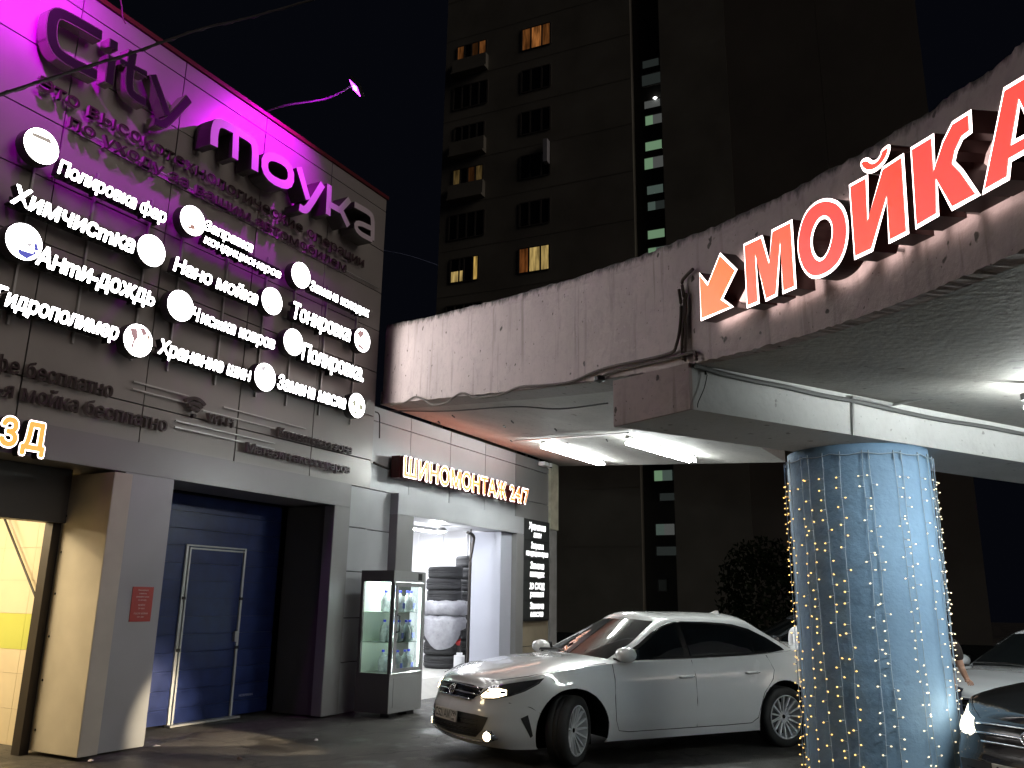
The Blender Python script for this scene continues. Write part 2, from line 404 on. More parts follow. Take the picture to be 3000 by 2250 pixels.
for y in (10.2, 12.4):
    L = thing('bay_lamp', 'warm tube lamp on the bay ceiling ' + ('near the opening' if y < 11 else 'deep inside'), 'lamp', (4.6, y, 2.93))
    b = MB(); b.box(4.0, 5.2, y-.05, y+.05, 2.93, 2.975); b.obj('housing', M_alu, L)
    b = MB(); b.tube([(4.05, y, 2.91), (5.15, y, 2.91)], .02, 10); b.obj('tube', mat('warm tube', (.8,.7,.5), .4, emit=(1,.74,.40), es=110), L)
    lamp('bay_light', 'AREA', (4.6, y, 2.86), 125, (1, .80, .50), L, size=1.2, target=(4.6, y, 0))
# blue sectional door (one panel per section) with wicket door
DY = 9.42
dz = [0.03, .22, .45, .69, .92, 1.15, 1.38, 1.62, 1.85, 2.08, 2.31, 2.54, 2.77, 3.0]
dr = thing('sectional_door', 'blue ribbed sectional garage door with a white framed wicket door', 'door', (8.6, DY, 0))
for i in range(len(dz)-1):
    b = MB(); b.box(6.96, 9.92, DY, DY+.05, dz[i]+.002, dz[i+1]-.002); b.box(6.96, 9.92, DY-.006, DY, dz[i]+.03, dz[i+1]-.035)
    b.obj('door_section', M_blue, dr, bevel=.003)
fr = mat('white wicket frame', (.55,.56,.56), .35, .3)
b = MB(); b.box(8.13, 8.17, DY-.03, DY-.005, .03, 2.33); b.box(8.19, 8.215, DY-.035, DY-.005, .03, 2.29)
b.box(9.19, 9.225, DY-.03, DY-.005, .03, 2.33); b.box(8.215, 9.19, DY-.03, DY-.005, 2.27, 2.29); b.box(8.17, 9.19, DY-.028, DY-.005, 2.31, 2.33)
b.obj('wicket_frame', fr, dr)
b = MB(); b.box(8.1, 9.3, DY-.12, DY-.01, .005, .03); b.obj('threshold', M_alu, dr)
b = MB(); b.box(9.13, 9.17, DY-.05, DY-.006, 1.03, 1.17); b.obj('handle', M_alu, dr)
for z in (.95, 1.62):
    for x in (8.17, 9.2):
        b = MB(); b.box(x-.03, x+.03, DY-.042, DY-.03, z-.02, z+.02); b.obj('hinge', M_dark, dr)
write(dr, 'HORMANN', (9.35, DY-.008, .27), (9.62, DY-.008, .27), .035, .003, (M_alu, M_alu), part='nameplate_letter')
# red notice
p = thing('notice_board', 'small red notice with white lines on the grey pillar', 'sign', (6.65, DF-.01, 1.55))
a0 = onY(361+2, 1815, DF-.01); a1 = onY(421, 1718, DF-.01)
X0, X1, Z0, Z1 = 6.55, 6.83, 1.36, 1.74
b = MB(); b.box(X0, X1, DF-.008, DF-.001, Z0, Z1); b.obj('plate', mat('red plate', (.42,.05,.04), .4), p)
rows = [('Уважаемые', .075, .50), ('клиенты', .10, .36), ('заезжайте только', .05, .62), ('по сигналу', .10, .40), ('МОЙТЕ', .10, .34), ('24 часа', .12, .30), ('ПОСЛЕ МОЙКИ', .03, .66), ('12+ лет', .10, .34)]
zz = Z1 - .045
for i, (t, _, wf) in enumerate(rows):
    cx = (X0+X1)/2; ww = wf*(X1-X0)
    write(p, t, (cx-ww/2, DF-.009, zz), (cx+ww/2, DF-.009, zz), .018, .002, (mat('pale print', (.75,.6,.55), .5),)*2, off=.01, part='printed_letter')
    zz -= .036 + (.02 if i in (3, 5) else 0)

# ================================================================== FACADE LETTERING
SY = W - .25      # front plane of the lit signs
def lit_words(label, text, px0, px1, pxtop, scalez=1.0, group='lit white script signs on the car wash wall', shear=.16, off=.018):
    a = onY(*px0, SY); c_ = onY(*px1, SY); t = onY(*pxtop, SY); z = (a.z + c_.z)/2
    h = (t.z - a.z) * scalez
    r = thing('word_sign', label, 'sign', (a.x, W, z), group)
    tt = text.replace('т', 'm')
    write(r, tt, (a.x, SY, z), (c_.x, SY, z), h*.93, .11, (M_can, M_lit), off=off+.014, shear=shear, track=-.012)
    b = MB(); b.box(a.x+.05, c_.x-.05, SY+.11, SY+.13, z-.01, z+h*.5); b.obj('rail', M_can, r)
    for x in (a.x+.1, (a.x+c_.x)/2, c_.x-.1):
        b = MB(); b.box(x-.012, x+.012, SY+.12, W, z+h*.2, z+h*.28); b.obj('bracket', M_alu, r)
    return r, a.x, c_.x, z, h
lit_words('lit white words Полировка фар on the top row', 'Полировка фар', (165,507), (485,651), (165,461))
lit_words('lit white word Химчистка at the far left of its row', 'Химчистка', (30,591), (392,742), (41,534))
r = thing('word_sign', 'lit white two line sign Заправка кондиционеров', 'sign', (6.9, W, 6.2), 'lit white script signs on the car wash wall')
for t, p0, p1, ht in (('Заправка', (596,673), (740,737), .135), ('кондиционеров', (595,713), (822,812), .115)):
    a = onY(*p0, SY); c_ = onY(*p1, SY); z = (a.z+c_.z)/2
    write(r, t, (a.x, SY, z), (c_.x, SY, z), ht, .11, (M_can, M_lit), off=.026, shear=.16, track=-.01)
b = MB(); b.box(6.9, 8.3, SY+.11, SY+.13, 6.1, 6.2); b.obj('rail', M_can, r)
lit_words('lit white words Замена колодок beside the highest right disc', 'Замена колодок', (907,845), (1079,930), (909,815), .95)
lit_words('lit white words Анти-дождь with a hyphen', 'Анти-дождь', (103,773), (450,895), (138,724))
lit_words('lit white words Нано мойка before a disc', 'Нано мойка', (504,793), (754,890), (508,750))
lit_words('lit white word Тонировка before the brown disc', 'Тонировка', (853,928), (1026,1001), (844,873))
lit_words('lit white word Гидрополимер cut by the photo edge', 'Гидрополимер', (-22,883), (344,996), (-22,826))
lit_words('lit white words Чистка ковров after a white disc', 'Чистка ковров', (558,938), (804,1020), (558,897))
lit_words('lit white word Полировка. on the third row', 'Полировка.', (881,1052), (1065,1116), (882,1000))
lit_words('lit white words Хранение шин before the tyre disc', 'Хранение шин', (462,1038), (733,1113), (469,994))
lit_words('lit white words Замена масла on the lowest row', 'Замена масла', (810,1138), (1012,1195), (815,1096))
PIC = dict(g=(.28,.29,.2), b=(.09,.10,.42), r=(.32,.2,.2), w=(.5,.5,.5), o=(.3,.2,.12))
discs = [((4.63,6.21), 'grey roof and bar picture, before the words Полировка фар', [('g',[(-.13,.10),(.07,.12),(.11,.07),(-.12,.06)]),('w',[(-.12,-.0),(0,-.03),(0,-.045),(-.12,-.015)]),('w',[(-.02,-.13),(.01,-.12),(.02,-.14)])]),
 ((6.10,5.60), 'plain white disc after the word Химчистка', [('w',[(-.06,-.15),(-.01,-.12),(-.05,-.16)])]),
 ((4.62,5.12), 'white disc with blue car picture before Анти-дождь', [('b',[(-.06,-.10),(.10,-.09),(.12,-.05),(.14,-.08),(.05,-.17),(-.03,-.15)]),('w',[(.03,.0),(.08,.02),(.07,-.03),(.03,-.035)]),('b',[(.10,.02),(.13,.03),(.16,-.04),(.11,-.05)])]),
 ((6.63,6.21), 'disc with blue and brown specks before Заправка', [('b',[(-.02,.03),(.03,.01),(.02,-.02),(-.01,0)]),('o',[(-.10,-.07),(-.04,-.10),(-.03,-.06),(.03,-.05),(.05,-.1),(.0,-.12),(-.06,-.13)]),('w',[(.08,.0),(.11,-.01),(.1,-.03)])]),
 ((8.09,5.62), 'disc with small red mark after Нано мойка', [('r',[(-.08,-.12),(-.06,-.07),(-.035,-.10),(-.06,-.15)])]),
 ((8.61,6.19), 'white disc with faint lines before Замена колодок', [('w',[(-.13,.13),(-.10,.16),(-.09,.02),(-.12,.0)]),('w',[(.06,-.11),(.1,-.12),(.1,-.15)])]),
 ((6.60,5.07), 'white disc with thin figure before Чистка ковров', [('w',[(.06,.13),(.08,.14),(.075,.04),(.065,.05)])]),
 ((6.08,4.48), 'disc with large brown red print after Гидрополимер', [('r',[(-.13,.11),(-.04,.13),(-.01,.03),(-.05,-.03),(-.06,-.12),(-.09,-.11),(-.07,.0),(-.1,.04)]),('r',[(.0,.14),(.05,.17),(.11,.10),(.05,.07)]),('o',[(.10,.12),(.14,.09),(.16,.02),(.11,.06)]),('r',[(-.16,.0),(-.13,.01),(-.13,-.03),(-.15,-.02)])]),
 ((8.57,5.16), 'white disc with a small stroke before the lower Полировка', [('w',[(-.09,.10),(-.03,.07),(-.03,.06),(-.09,.085)])]),
 ((10.09,5.62), 'disc printed reddish brown after Тонировка', [('r',[(-.15,.07),(-.08,.15),(.04,.14),(.0,.06),(-.06,.02)]),('r',[(-.15,-.03),(-.03,-.10),(.07,-.12),(.05,-.16),(-.08,-.14)]),('w',[(.10,.04),(.15,.06),(.14,-.02)])]),
 ((8.09,4.53), 'disc picturing grey tyres after Хранение шин', [('w',[(-.09,.13),(.0,.15),(-.03,.08),(-.08,.07)]),('w',[(-.15,.04),(-.12,.045),(-.05,.02),(-.02,-.06),(-.04,-.07),(-.08,.0)]),('w',[(.02,.02),(.06,.02),(.09,-.07),(.05,-.14),(.06,-.05)]),('w',[(.0,.0),(.02,-.06),(.0,-.12),(.03,-.1),(.04,-.05)])]),
 ((10.06,4.55), 'disc with olive print after Замена масла', [('g',[(-.13,.04),(-.05,.08),(-.02,-.02),(-.09,-.03)]),('g',[(.05,.05),(.13,.03),(.14,-.05),(.06,-.06)]),('g',[(-.08,-.09),(.0,-.1),(-.02,-.15),(-.07,-.13)])])]
for (x, z), lab, marks in discs:
    r = thing('sign_disc', 'round lit ' + lab, 'sign', (x, W, z), 'round lit picture discs between the words')
    Rm = Matrix.Rotation(math.pi/2, 4, 'X')
    b = MB(); b.lathe([(.19,.02),(.20,.03),(.20,.15),(.195,.16)], n=40, M=Rm, c=(x, W-.10, z)); b.obj('drum', M_can, r, bevel=0)
    b = MB(); b.lathe([(.190,0),(.188,.008)], n=40, M=Rm, c=(x, W-.258, z)); b.obj('lit_face', M_lit, r)
    for k in (-.1, .1):
        b = MB(); b.box(x+k-.01, x+k+.01, W-.13, W, z-.02, z+.02); b.obj('bracket', M_alu, r)
    for cc, poly in marks:
        b = MB(); b.prism([(x+u, W-.2665, z+v) for u, v in poly], (0, -.001, 0))
        b.obj('printed_mark', mat('print '+cc, PIC[cc], .5, emit=PIC[cc], es=1.1), r)
# dark unlit words
def dark_words(label, text, px0, px1, h, sub=None, y=None, group='dark raised words on the car wash wall'):
    y = y or W-.10
    a = onY(*px0, y); c_ = onY(*px1, y); z = (a.z+c_.z)/2
    r = thing('word_sign', label, 'sign', (a.x, W, z), group)
    write(r, text, (a.x, y, z), (c_.x, y, z), h, .05, (M_rim_l, M_letter), off=.012, sub=sub)
    return r, a.x, c_.x, z
dark_words('dark raised line Это высокотехнологические операции under the large name', 'Это высокотехнологические операции', (107,250), (1069,786), .165)
dark_words('dark raised second line по уходу за вашим автомобилем under the first', 'по уходу за вашим автомобилем', (198,369), (1017,797), .155)
dark_words('dark raised words фе бесплатно cut by the photo edge', 'фе бесплатно', (73,1104), (332,1164), .165, 'бесплатно')
dark_words('dark raised words я мойка бесплатно, lower and longer', '-я мойка бесплатно', (60,1172), (491,1264), .165, 'мойка бесплатно')
dark_words('small dark word Wi-Fi beside its wave symbol', 'Wi-Fi', (608,1234), (686,1254), .115)
dark_words('dark raised words Клиентская зона above Магазин аксессуаров', 'Клиентская зона', (814,1278), (1033,1329), .125)
dark_words('dark raised words Магазин аксессуаров above the awning end', 'Магазин аксессуаров', (721,1324), (1027,1386), .125)
RL = ['upper one left of the wave symbol', 'second one left of the wave symbol', 'upper one beside Клиентская зона', 'low one beside Клиентская зона', 'upper one before Магазин аксессуаров', 'bottom one before Магазин аксессуаров', 'long one under the name line']
for z, x0, x1 in ((4.06,6.25,7.05),(3.97,6.25,7.05),(4.04,7.62,9.2),(3.93,7.3,9.2),(3.72,6.9,8.6),(3.64,6.9,8.6),(6.75,5.1,10.7)):
    r = MB(); r.box(x0, x1, W-.05, W-.03, z-.008, z+.008); tag(r.obj('letter_rail', M_alu), 'thin grey rail, %s' % RL.pop(0), 'rail', 'thin horizontal letter rails')
wf = thing('wifi_symbol', 'dark wave symbol of three arcs and a dot left of Wi-Fi', 'sign', (7.26, W, 3.95))
cx, cz = onY(571, 1218, W-.1).x, onY(571, 1218, W-.1).z
for k, rr in enumerate((.09, .155, .22)):
    b = MB(); stroke(b, [(cx+rr*math.cos(math.radians(t)), cz+rr*math.sin(math.radians(t))) for t in range(48, 133, 7)], .042, W-.04, W-.10, mi=1, mi_side=0); b.obj('arc', [M_rim_l, M_letter], wf)
b = MB(); b.lathe([(.027,0),(.027,.06)], n=16, M=Matrix.Rotation(math.pi/2,4,'X'), c=(cx, W-.04, cz)); b.obj('dot', M_letter, wf)
# large name: strokes traced in metres on the wall
def mp(pts, ox, oy, s, y): return [((lambda q: (q.x, q.z))(onY(ox+px*s, oy+py*s, y))) for px, py in pts]
def rnd(pts, it=2, closed=False):
    P = [Vector(p) for p in pts]
    for _ in range(it):
        Q = [] if closed else [P[0]]
        n = len(P)
        for i in range(n if closed else n-1):
            a, c_ = P[i], P[(i+1) % n]
            Q += [a.lerp(c_, .25), a.lerp(c_, .75)]
        if not closed: Q.append(P[-1]); 
        P = Q
    return [tuple(p) for p in P]
M_cityface = mat('dark plum face', (.008, .004, .008), .45, spec=.25)
M_cityside = mat('mirror steel return', (.42, .38, .36), .22, .8)
cy_ = thing('name_lettering', 'large dark outlined letters City on the upper wall', 'sign', (5.4, W, 7.3))
YC = W-.22
def city(strokes, name):
    b = MB()
    for k, (pts, wd, rn, cl) in enumerate(strokes):
        q = mp(pts, 0, 0, .2712, YC); q = rnd(q, 2, cl) if rn else q
        stroke(b, q, wd+.026, W-.06, YC+.004+.0015*k, cl, mi=0)
        stroke(b, q, wd, YC+.003, YC-.0015*k, cl, mi=1)
    b.obj(name, [M_cityside, M_cityface], cy_)
wdC = .108
city([([(1103,385),(700,150),(590,140),(560,260),(560,430),(640,600),(1050,810)], wdC, True, False)], 'letter')
city([([(1232,435),(1228,525)], wdC*.85, False, False), ([(1212,610),(1182,900)], wdC*.85, False, False)], 'letter')
city([([(1440,555),(1405,760),(1395,950),(1440,1030),(1575,1105)], wdC*.85, True, False), ([(1300,655),(1590,800)], wdC*.5, False, False)], 'letter')
city([([(1655,805),(1815,1245)], wdC*.8, False, False), ([(2045,1065),(1835,1290),(1765,1350),(1675,1305)], wdC*.8, True, False)], 'letter')
M_mface = mat('matt white letter face', (.62, .55, .62), .45)
M_mside = mat('dark letter return', (.05, .048, .042), .5)
my = thing('name_lettering', 'large deep purple lit letters moyka on the upper wall', 'sign', (8.6, W, 7.3))
YM = W-.34
def moy(strokes):
    b = MB()
    for k, (pts, wd, rn, cl) in enumerate(strokes):
        q = mp(pts, 500, 250, .3616, YM); q = rnd(q, 2, cl) if rn else q
        stroke(b, q, wd, W-.05, YM-.0015*k, cl, mi=1, mi_side=0)
    b.obj('letter', [M_mside, M_mface], my)
wm = .125
moy([([(352,490),(355,370),(385,290),(500,345),(650,430),(690,490),(682,690)], wm, True, False), ([(530,385),(522,595)], wm*.85, False, False)])
moy([([(765,545),(975,640),(975,835),(762,735)], wm, True, True)])
moy([([(1040,665),(1115,925)], wm*.9, False, False), ([(1232,800),(1120,985),(1085,1015),(1042,985)], wm*.9, True, False)])
moy([([(1288,805),(1276,1050)], wm*.85, False, False), ([(1450,925),(1370,1010),(1290,965)], wm*.8, False, False), ([(1375,1000),(1440,1140)], wm*.85, False, False)])
moy([([(1490,965),(1610,1030),(1640,1075),(1635,1255)], wm*.8, True, False), ([(1635,1255),(1505,1185),(1500,1100),(1640,1165)], wm*.7, True, False)])
# orange ЗД on the awning
zd = thing('word_sign', 'orange lit letters ЗД on the awning edge at the photo border', 'sign', (4.9, 8.3, 3.2))
a = onY(0, 1297, 8.2); c_ = onY(129, 1325, 8.2)
write(zd, 'ЗД', (4.70, 8.2, (a.z+c_.z)/2), (c_.x, 8.2, (a.z+c_.z)/2), .26, .10, (M_can, M_whiteedge), off=.075, face=(M_orange2, .035), track=.10)
for x in (4.85, 5.15):
    b = MB(); b.box(x-.01, x+.01, 8.25, DF, 3.12, 3.16); b.obj('bracket', M_alu, zd)
print('facade', (a.z+c_.z)/2, c_.x)

# ================================================================== TYRE SHOP
ts = thing('tyre_shop_building', 'low tyre shop wing clad in light grey panels with open white lit doorway', 'building', (14.4, W2, 0))
TX0, TX1, TZ = 10.86, 17.62, 4.78
b = MB(); b.box(TX0, 11.9, W2+.05, 14.0, 0, TZ); b.box(11.9, 17.55, W2+.05, 14, 3.37, TZ); b.box(15.73, 17.56, W2+.05, W2+.49, 0, 3.36); b.box(17.56, TX1, W2+.05, 13.3, 0, TZ); b.box(11.9,17.5,13.31,14,0,3.36)
b.obj('core', M_dark, ts)
tx = [10.87, 12.0, 13.31, 14.63, 15.94, 17.57]
tz = [3.37, 3.79, 4.51, 4.76]
for i in range(5):
    for j in range(3):
        b = MB(); b.box(tx[i]+.008, tx[i+1]-.008, W2+random.uniform(-.002,.002), W2+.05, tz[j]+.008, tz[j+1]-.008)
        b.obj('panel', M_panel2 if i < 4 else M_trimgrey, ts)
for j, (z0, z1) in enumerate(((0,.72),(.72,1.36),(1.36,2.05),(2.05,2.72),(2.72,3.37))):
    b = MB(); b.box(10.87, 11.5, W2, W2+.05, z0+.008, z1-.008); b.obj('panel', M_panel2, ts)
    b = MB(); b.box(16.1, 17.57, W2, W2+.05, z0+.008, z1-.008); b.obj('panel', M_trimgrey if j > 1 else mat('beige lower panel', (.25,.21,.15), .6, var=.2), ts)
b = MB(); b.box(17.58, 17.98, W2-.06, W2+.3, 3.25, 4.78); b.obj('corner_column', mat('weathered cream post', (.42,.40,.31), .7, var=.25, vs=5), ts)
b = MB(); b.box(17.60, 17.95, W2-.03, W2+.3, 0, 3.25); b.obj('corner_column', mat('grey post', (.22,.215,.21), .7, var=.25, vs=5), ts)
b = MB(); b.box(11.50, 16.05, DF, W2, 3.02, 3.37); b.box(11.5, 16.05, W2, W2+.4, 3.03, 3.36); b.obj('awning', M_panel2, ts, bevel=.006)
b = MB(); b.box(11.50, 11.98, DF, W2+.5, 0, 3.018); b.obj('door_pillar', M_trimgrey, ts, bevel=.006)
b = MB(); b.box(15.72, 16.05, DF, W2+.5, 0, 3.018); b.obj('door_pillar', M_trimgrey, ts, bevel=.006)
b = MB(); b.box(15.25, 15.715, W2-.05, W2+.66, 0, 3.018); b.obj('door_reveal', mat('lavender grey reveal', (.36,.37,.43), .5, var=.05, vs=2), ts, bevel=.004)
# interior
b = MB(); b.box(11.9, 17.5, 13.2, 13.3, 0, 3.6); b.box(11.9, 11.98, W2+.5, 13.2, 0, 3.6); b.box(17.45, 17.55, W2+.5, 13.2, 0, 3.6); b.box(15.72, 17.45, W2+.5, W2+.55, 0, 3.3)
b.obj('inner_wall', M_white, ts)
b = MB(); b.box(11.9, 17.5, W2+.41, 13.3, 3.25, 3.32); b.obj('inner_ceiling', M_white, ts)
b = MB(); b.box(11.98, 17.45, W2+.5, 13.2, .0, .25); b.add([(11.98,W2-.02,.004),(15.25,W2-.02,.004),(15.25,W2+.5,.25),(11.98,W2+.5,.25)],[(0,1,2,3)]); b.obj('inner_floor', mat('pale shop floor', (.42,.41,.39), .5, var=.2), ts)
for y in (9.9, 10.6, 11.3, 12.0):
    b = MB(); b.tube([(17.42, y, .3), (17.42, y, 3.2)], .025, 8); b.obj('wall_pipe', M_white, ts)
b = MB(); b.tube(smooth_pts([(14.52, 8.75, .05), (14.52, 8.75, 2.2), (14.52, 8.72, 2.6), (14.46, 8.65, 2.86), (14.15, 8.6, 2.92)]), .032, 8); b.obj('door_rail', mat('dark steel', (.03,.03,.03), .4), ts)
b = MB(); b.tube([(14.60, 8.8, .05), (14.60, 8.8, 3.02)], .018, 6); b.obj('door_rail', mat('dark steel', (.03,.03,.03), .4), ts)
L = thing('shop_lamp', 'bright round lamp under the tyre shop ceiling', 'lamp', (13.7, 9.1, 2.95))
b = MB(); b.lathe([(.09,0),(.10,.03),(.06,.07)], n=20, c=(13.75, 8.95, 2.92)); b.obj('housing', M_alu, L)
b = MB(); b.lathe([(.001,-.02),(.06,-.012),(.085,0)], n=20, c=(13.75, 8.95, 2.915)); b.obj('bulb', mat('white bulb', (.8,.8,.8), .3, emit=(.95,.97,1), es=300), L)
lamp('shop_light', 'POINT', (13.75, 9.05, 2.80), 60, (.95,.97,1), L, shadow_soft_size=.08)
for x, y in ((13.6, 10.6), (16.2, 11.0)):
    Lq = thing('shop_tube_lamp', 'white tube lamp inside the tyre shop ' + ('over the doorway' if x < 15 else 'over the tyre stacks'), 'lamp', (x, y, 3.2))
    b = MB(); b.box(x-.6, x+.6, y-.06, y+.06, 3.19, 3.245); b.obj('housing', M_alu, Lq)
    b = MB(); b.tube([(x-.58, y, 3.17), (x+.58, y, 3.17)], .018, 8); b.obj('tube', mat('cold tube', (.8,.8,.8), .3, emit=(.92,.95,1), es=120), Lq)
    lamp('shop_light', 'AREA', (x, y, 3.13), 105, (.92,.95,1), Lq, size=1.1, target=(x, y, 0))
# tyres
def tyre_prof(R, wd):
    return [(R*.62, -wd*.42), (R*.70, -wd*.5), (R*.90, -wd*.5), (R*.975, -wd*.42), (R, -wd*.30), (R, -wd*.12), (R*.985, -wd*.10), (R*.985, -wd*.06), (R, -wd*.04), (R, wd*.04), (R*.985, wd*.06), (R*.985, wd*.10), (R, wd*.12), (R, wd*.30), (R*.975, wd*.42), (R*.90, wd*.5), (R*.70, wd*.5), (R*.62, wd*.42)]
def loose_tyre(x, y, z, R, wd, label, tilt=0):
    b = MB(); b.lathe(tyre_prof(R, wd), n=28, c=(0,0,0), cap=False)
    pr = tyre_prof(R, wd); b.lathe([(pr[-1]), (R*.60, wd*.3), (R*.60, -wd*.3), pr[0]], n=28, cap=False)
    o = b.obj('tyre', M_rubber, smooth=True); o.location = (x, y, z); o.rotation_euler = (random.uniform(-.02,.02), tilt, random.uniform(0,3))
    tag(o, label, 'tyre', 'tyres stacked inside the tyre shop'); return o
ordn = ['lowest', 'second', 'third', 'fourth', 'fifth', 'sixth', 'seventh', 'eighth', 'ninth']
def stack(cx, cy, z, Rr, hs, nm, wob=.02):
    for i, h in enumerate(hs):
        loose_tyre(cx+random.uniform(-wob, wob), cy+random.uniform(-wob, wob), z+h/2, Rr*(1 if i < 3 else .95), h*.99,
                   '%s tyre of the %s' % (ordn[i], nm), random.uniform(-.015,.015)); z += h
    return z
stack(15.90, 10.22, .25, .405, [.27]*3+[.27]*2+[.25]*3, 'stack with the white bags')
stack(17.02, 10.28, .25, .33, [.265]*9, 'narrow stack at the door rail')
# white plastic bags wrapped around the two middle tyres
for i, (z0, z1, ext, lab) in enumerate(((1.32, 1.64, .03, 'white plastic bag around the fifth tyre of the stack'), (1.02, 1.33, .05, 'torn white plastic bag hanging over the fourth tyre'))):
    n = 40; prof = [(.30, z1+.01), (.41+ext, z1-.03), (.44+ext, (z0+z1)/2+.04), (.43+ext, z0+.05), (.37, z0)]
    vs = []
    for j, (r, z) in enumerate(prof):
        for k in range(n):
            a = 2*math.pi*k/n; rr = r*(1+.05*math.sin(a*9+j*1.9+i)*math.sin(a*2.3+j)+.045*math.sin(a*17+j*2.1)+random.uniform(-.02,.02))
            dz = 0
            if i == 1 and j >= 3:
                dd = math.cos(a-math.radians(-150)); dz = -.26*max(0, dd-.35)/.65*(1 if j == 3 else 1.5); rr = max(rr, .44)if dz < -.02 else rr
            if i == 0: rr += .07*max(0, math.cos(a-math.radians(-60)))
            vs.append((15.9+rr*math.cos(a), 10.22+rr*math.sin(a), z+dz+.01*math.sin(a*7)))
    b = MB(); b.add(vs, [(j*n+k, j*n+(k+1) % n, (j+1)*n+(k+1) % n, (j+1)*n+k) for j in range(len(prof)-1) for k in range(n)])
    tag(b.obj('plastic_bag', M_bag, smooth=True), lab, 'bag')
b = MB(); b.box(0,.24,0,.22,0,.34, M=Matrix.Translation((15.55, 9.45, .25))@Matrix.Rotation(.5,4,'Z')); o = b.obj('canister', M_white, bevel=.05); tag(o, 'white plastic canister on the shop floor by the door rail', 'canister')
b = MB(); b.box(0,.2,0,.18,0,.07, M=Matrix.Translation((15.85, 9.75, .72))@Matrix.Rotation(.5,4,'Z')@Matrix.Rotation(-.4,4,'Y')); b.box(0.02,.18,0,.16,-.46,.0, M=Matrix.Translation((15.85, 9.75, .72))@Matrix.Rotation(.5,4,'Z'),mi=1)
o = b.obj('tool_box', [mat('red plastic', (.45,.03,.03), .4), M_black]); tag(o, 'red lidded black tool box beside the white canister', 'tool box')

# shop sign ШИНОМОНТАЖ 24/7
sg = thing('shop_sign', 'orange lit letters ШИНОМОНТАЖ 24/7 over the tyre shop doorway', 'sign', (13.6, W2, 3.8))
a = onY(1177, 1392, 8.22); c_ = onY(1549, 1477, 8.22); zb = (a.z+c_.z)/2
write(sg, 'ШИНОМОНТАЖ 24/7', (a.x+.03, 8.22, zb), (c_.x-.02, 8.22, zb), .31, .15, (mat('dark red can', (.09,.012,.01), .35), M_whiteedge), off=.056, face=(M_orange, .022), track=.035)
b = MB(); b.box(a.x+.02, a.x+.45, 8.29, 8.46, zb-.03, zb+.34); b.obj('power_box', mat('dark red can', (.09,.012,.01), .35), sg)
b = MB(); b.box(a.x+.1, c_.x-.1, 8.38, 8.40, zb+.08, zb+.12); b.box(a.x+.1, c_.x-.1, 8.38, 8.40, zb+.22, zb+.26); b.obj('rail', M_alu, sg)
lamp('sign_light', 'AREA', ((a.x+c_.x)/2, 8.17, zb+.34), 16, (1, .28, .16), sg, shape='RECTANGLE', size=4.4, size_y=.05, target=((a.x+c_.x)/2, 7.6, 6))
b = MB(); b.tube(smooth_pts([(10.86, 8.42, 3.79), (11.05, 8.44, 3.77), (11.25, 8.40, 3.74)]), .018); tag(b.obj('power_cable', M_cable), 'black cable feeding the orange shop sign from the wall corner', 'cable')
b = MB(); b.tube(smooth_pts([(10.80, 8.40, 4.62), (10.9, 8.4, 4.60), (10.93, 8.4, 4.45), (10.92, 8.38, 4.2)]), .010); tag(b.obj('power_cable', M_cable), 'short loose cable end at the cladding corner', 'cable')
# vertical light panel with five lines
vp = thing('light_box', 'black vertical light box listing five services in white', 'sign', (16.8, W2, 2.3))
X0, X1, Z0, Z1 = 16.10, 17.44, 1.24, 3.38; YP = 8.43
b = MB(); b.box(X0, X1, YP, W2-.004, Z0, Z1); b.obj('frame', M_black, vp, bevel=.006)
M_board = mat('dark grey board', (.035,.037,.037), .4)
ed = [3.36, 2.93, 2.52, 2.08, 1.66, 1.26]
for i in range(5):
    b = MB(); b.box(X0+.06, X1-.06, YP-.012, YP-.001, ed[i+1]+.012, ed[i]-.012); b.obj('board', M_board, vp)
M_wt = mat('lit small text', (.8,.8,.8), .4, emit=(1,1,1), es=2.4)
def vt(t, z, wd, h, sh=.12):
    cx = (X0+X1)/2+.02; t2 = t
    write(vp, t2, (cx-wd/2, YP-.02, z), (cx+wd/2, YP-.02, z), h, .014, (M_can, M_wt), off=.03, shear=sh)
for t, z, wd, h in (('Хранение', 3.16, .82, .15), ('шин', 3.00, .38, .13), ('Заправка', 2.76, .62, .13), ('кондиционеров', 2.60, 1.08, .12), ('Замена', 2.33, .68, .14), ('колодок', 2.16, .70, .13), ('3D СХОД', 1.90, .72, .13), ('развал', 1.74, .66, .12), ('Замена', 1.49, .68, .13), ('масла', 1.33, .62, .12)): vt(t, z, wd, h)
# camera under the soffit
sc_ = thing('security_camera', 'small white security camera at the wall and soffit corner', 'camera', (17.3, 8.4, 4.7))
b = MB(); b.box(16.9, 17.12, 8.30, 8.46, 4.62, 4.71); b.obj('junction_box', M_white, sc_, bevel=.01)
b = MB(); b.lathe([(.001,-.07),(.05,-.05),(.07,0),(.07,.04),(.05,.06)], n=16, c=(17.28, 8.36, 4.66)); b.obj('dome', mat('pale dome', (.5,.5,.5), .3), sc_, smooth=True)
b = MB(); b.lathe([(.001,-.02),(.03,-.015),(.035,0)], n=12, c=(17.25, 8.31, 4.62)); b.obj('lens', M_black, sc_)

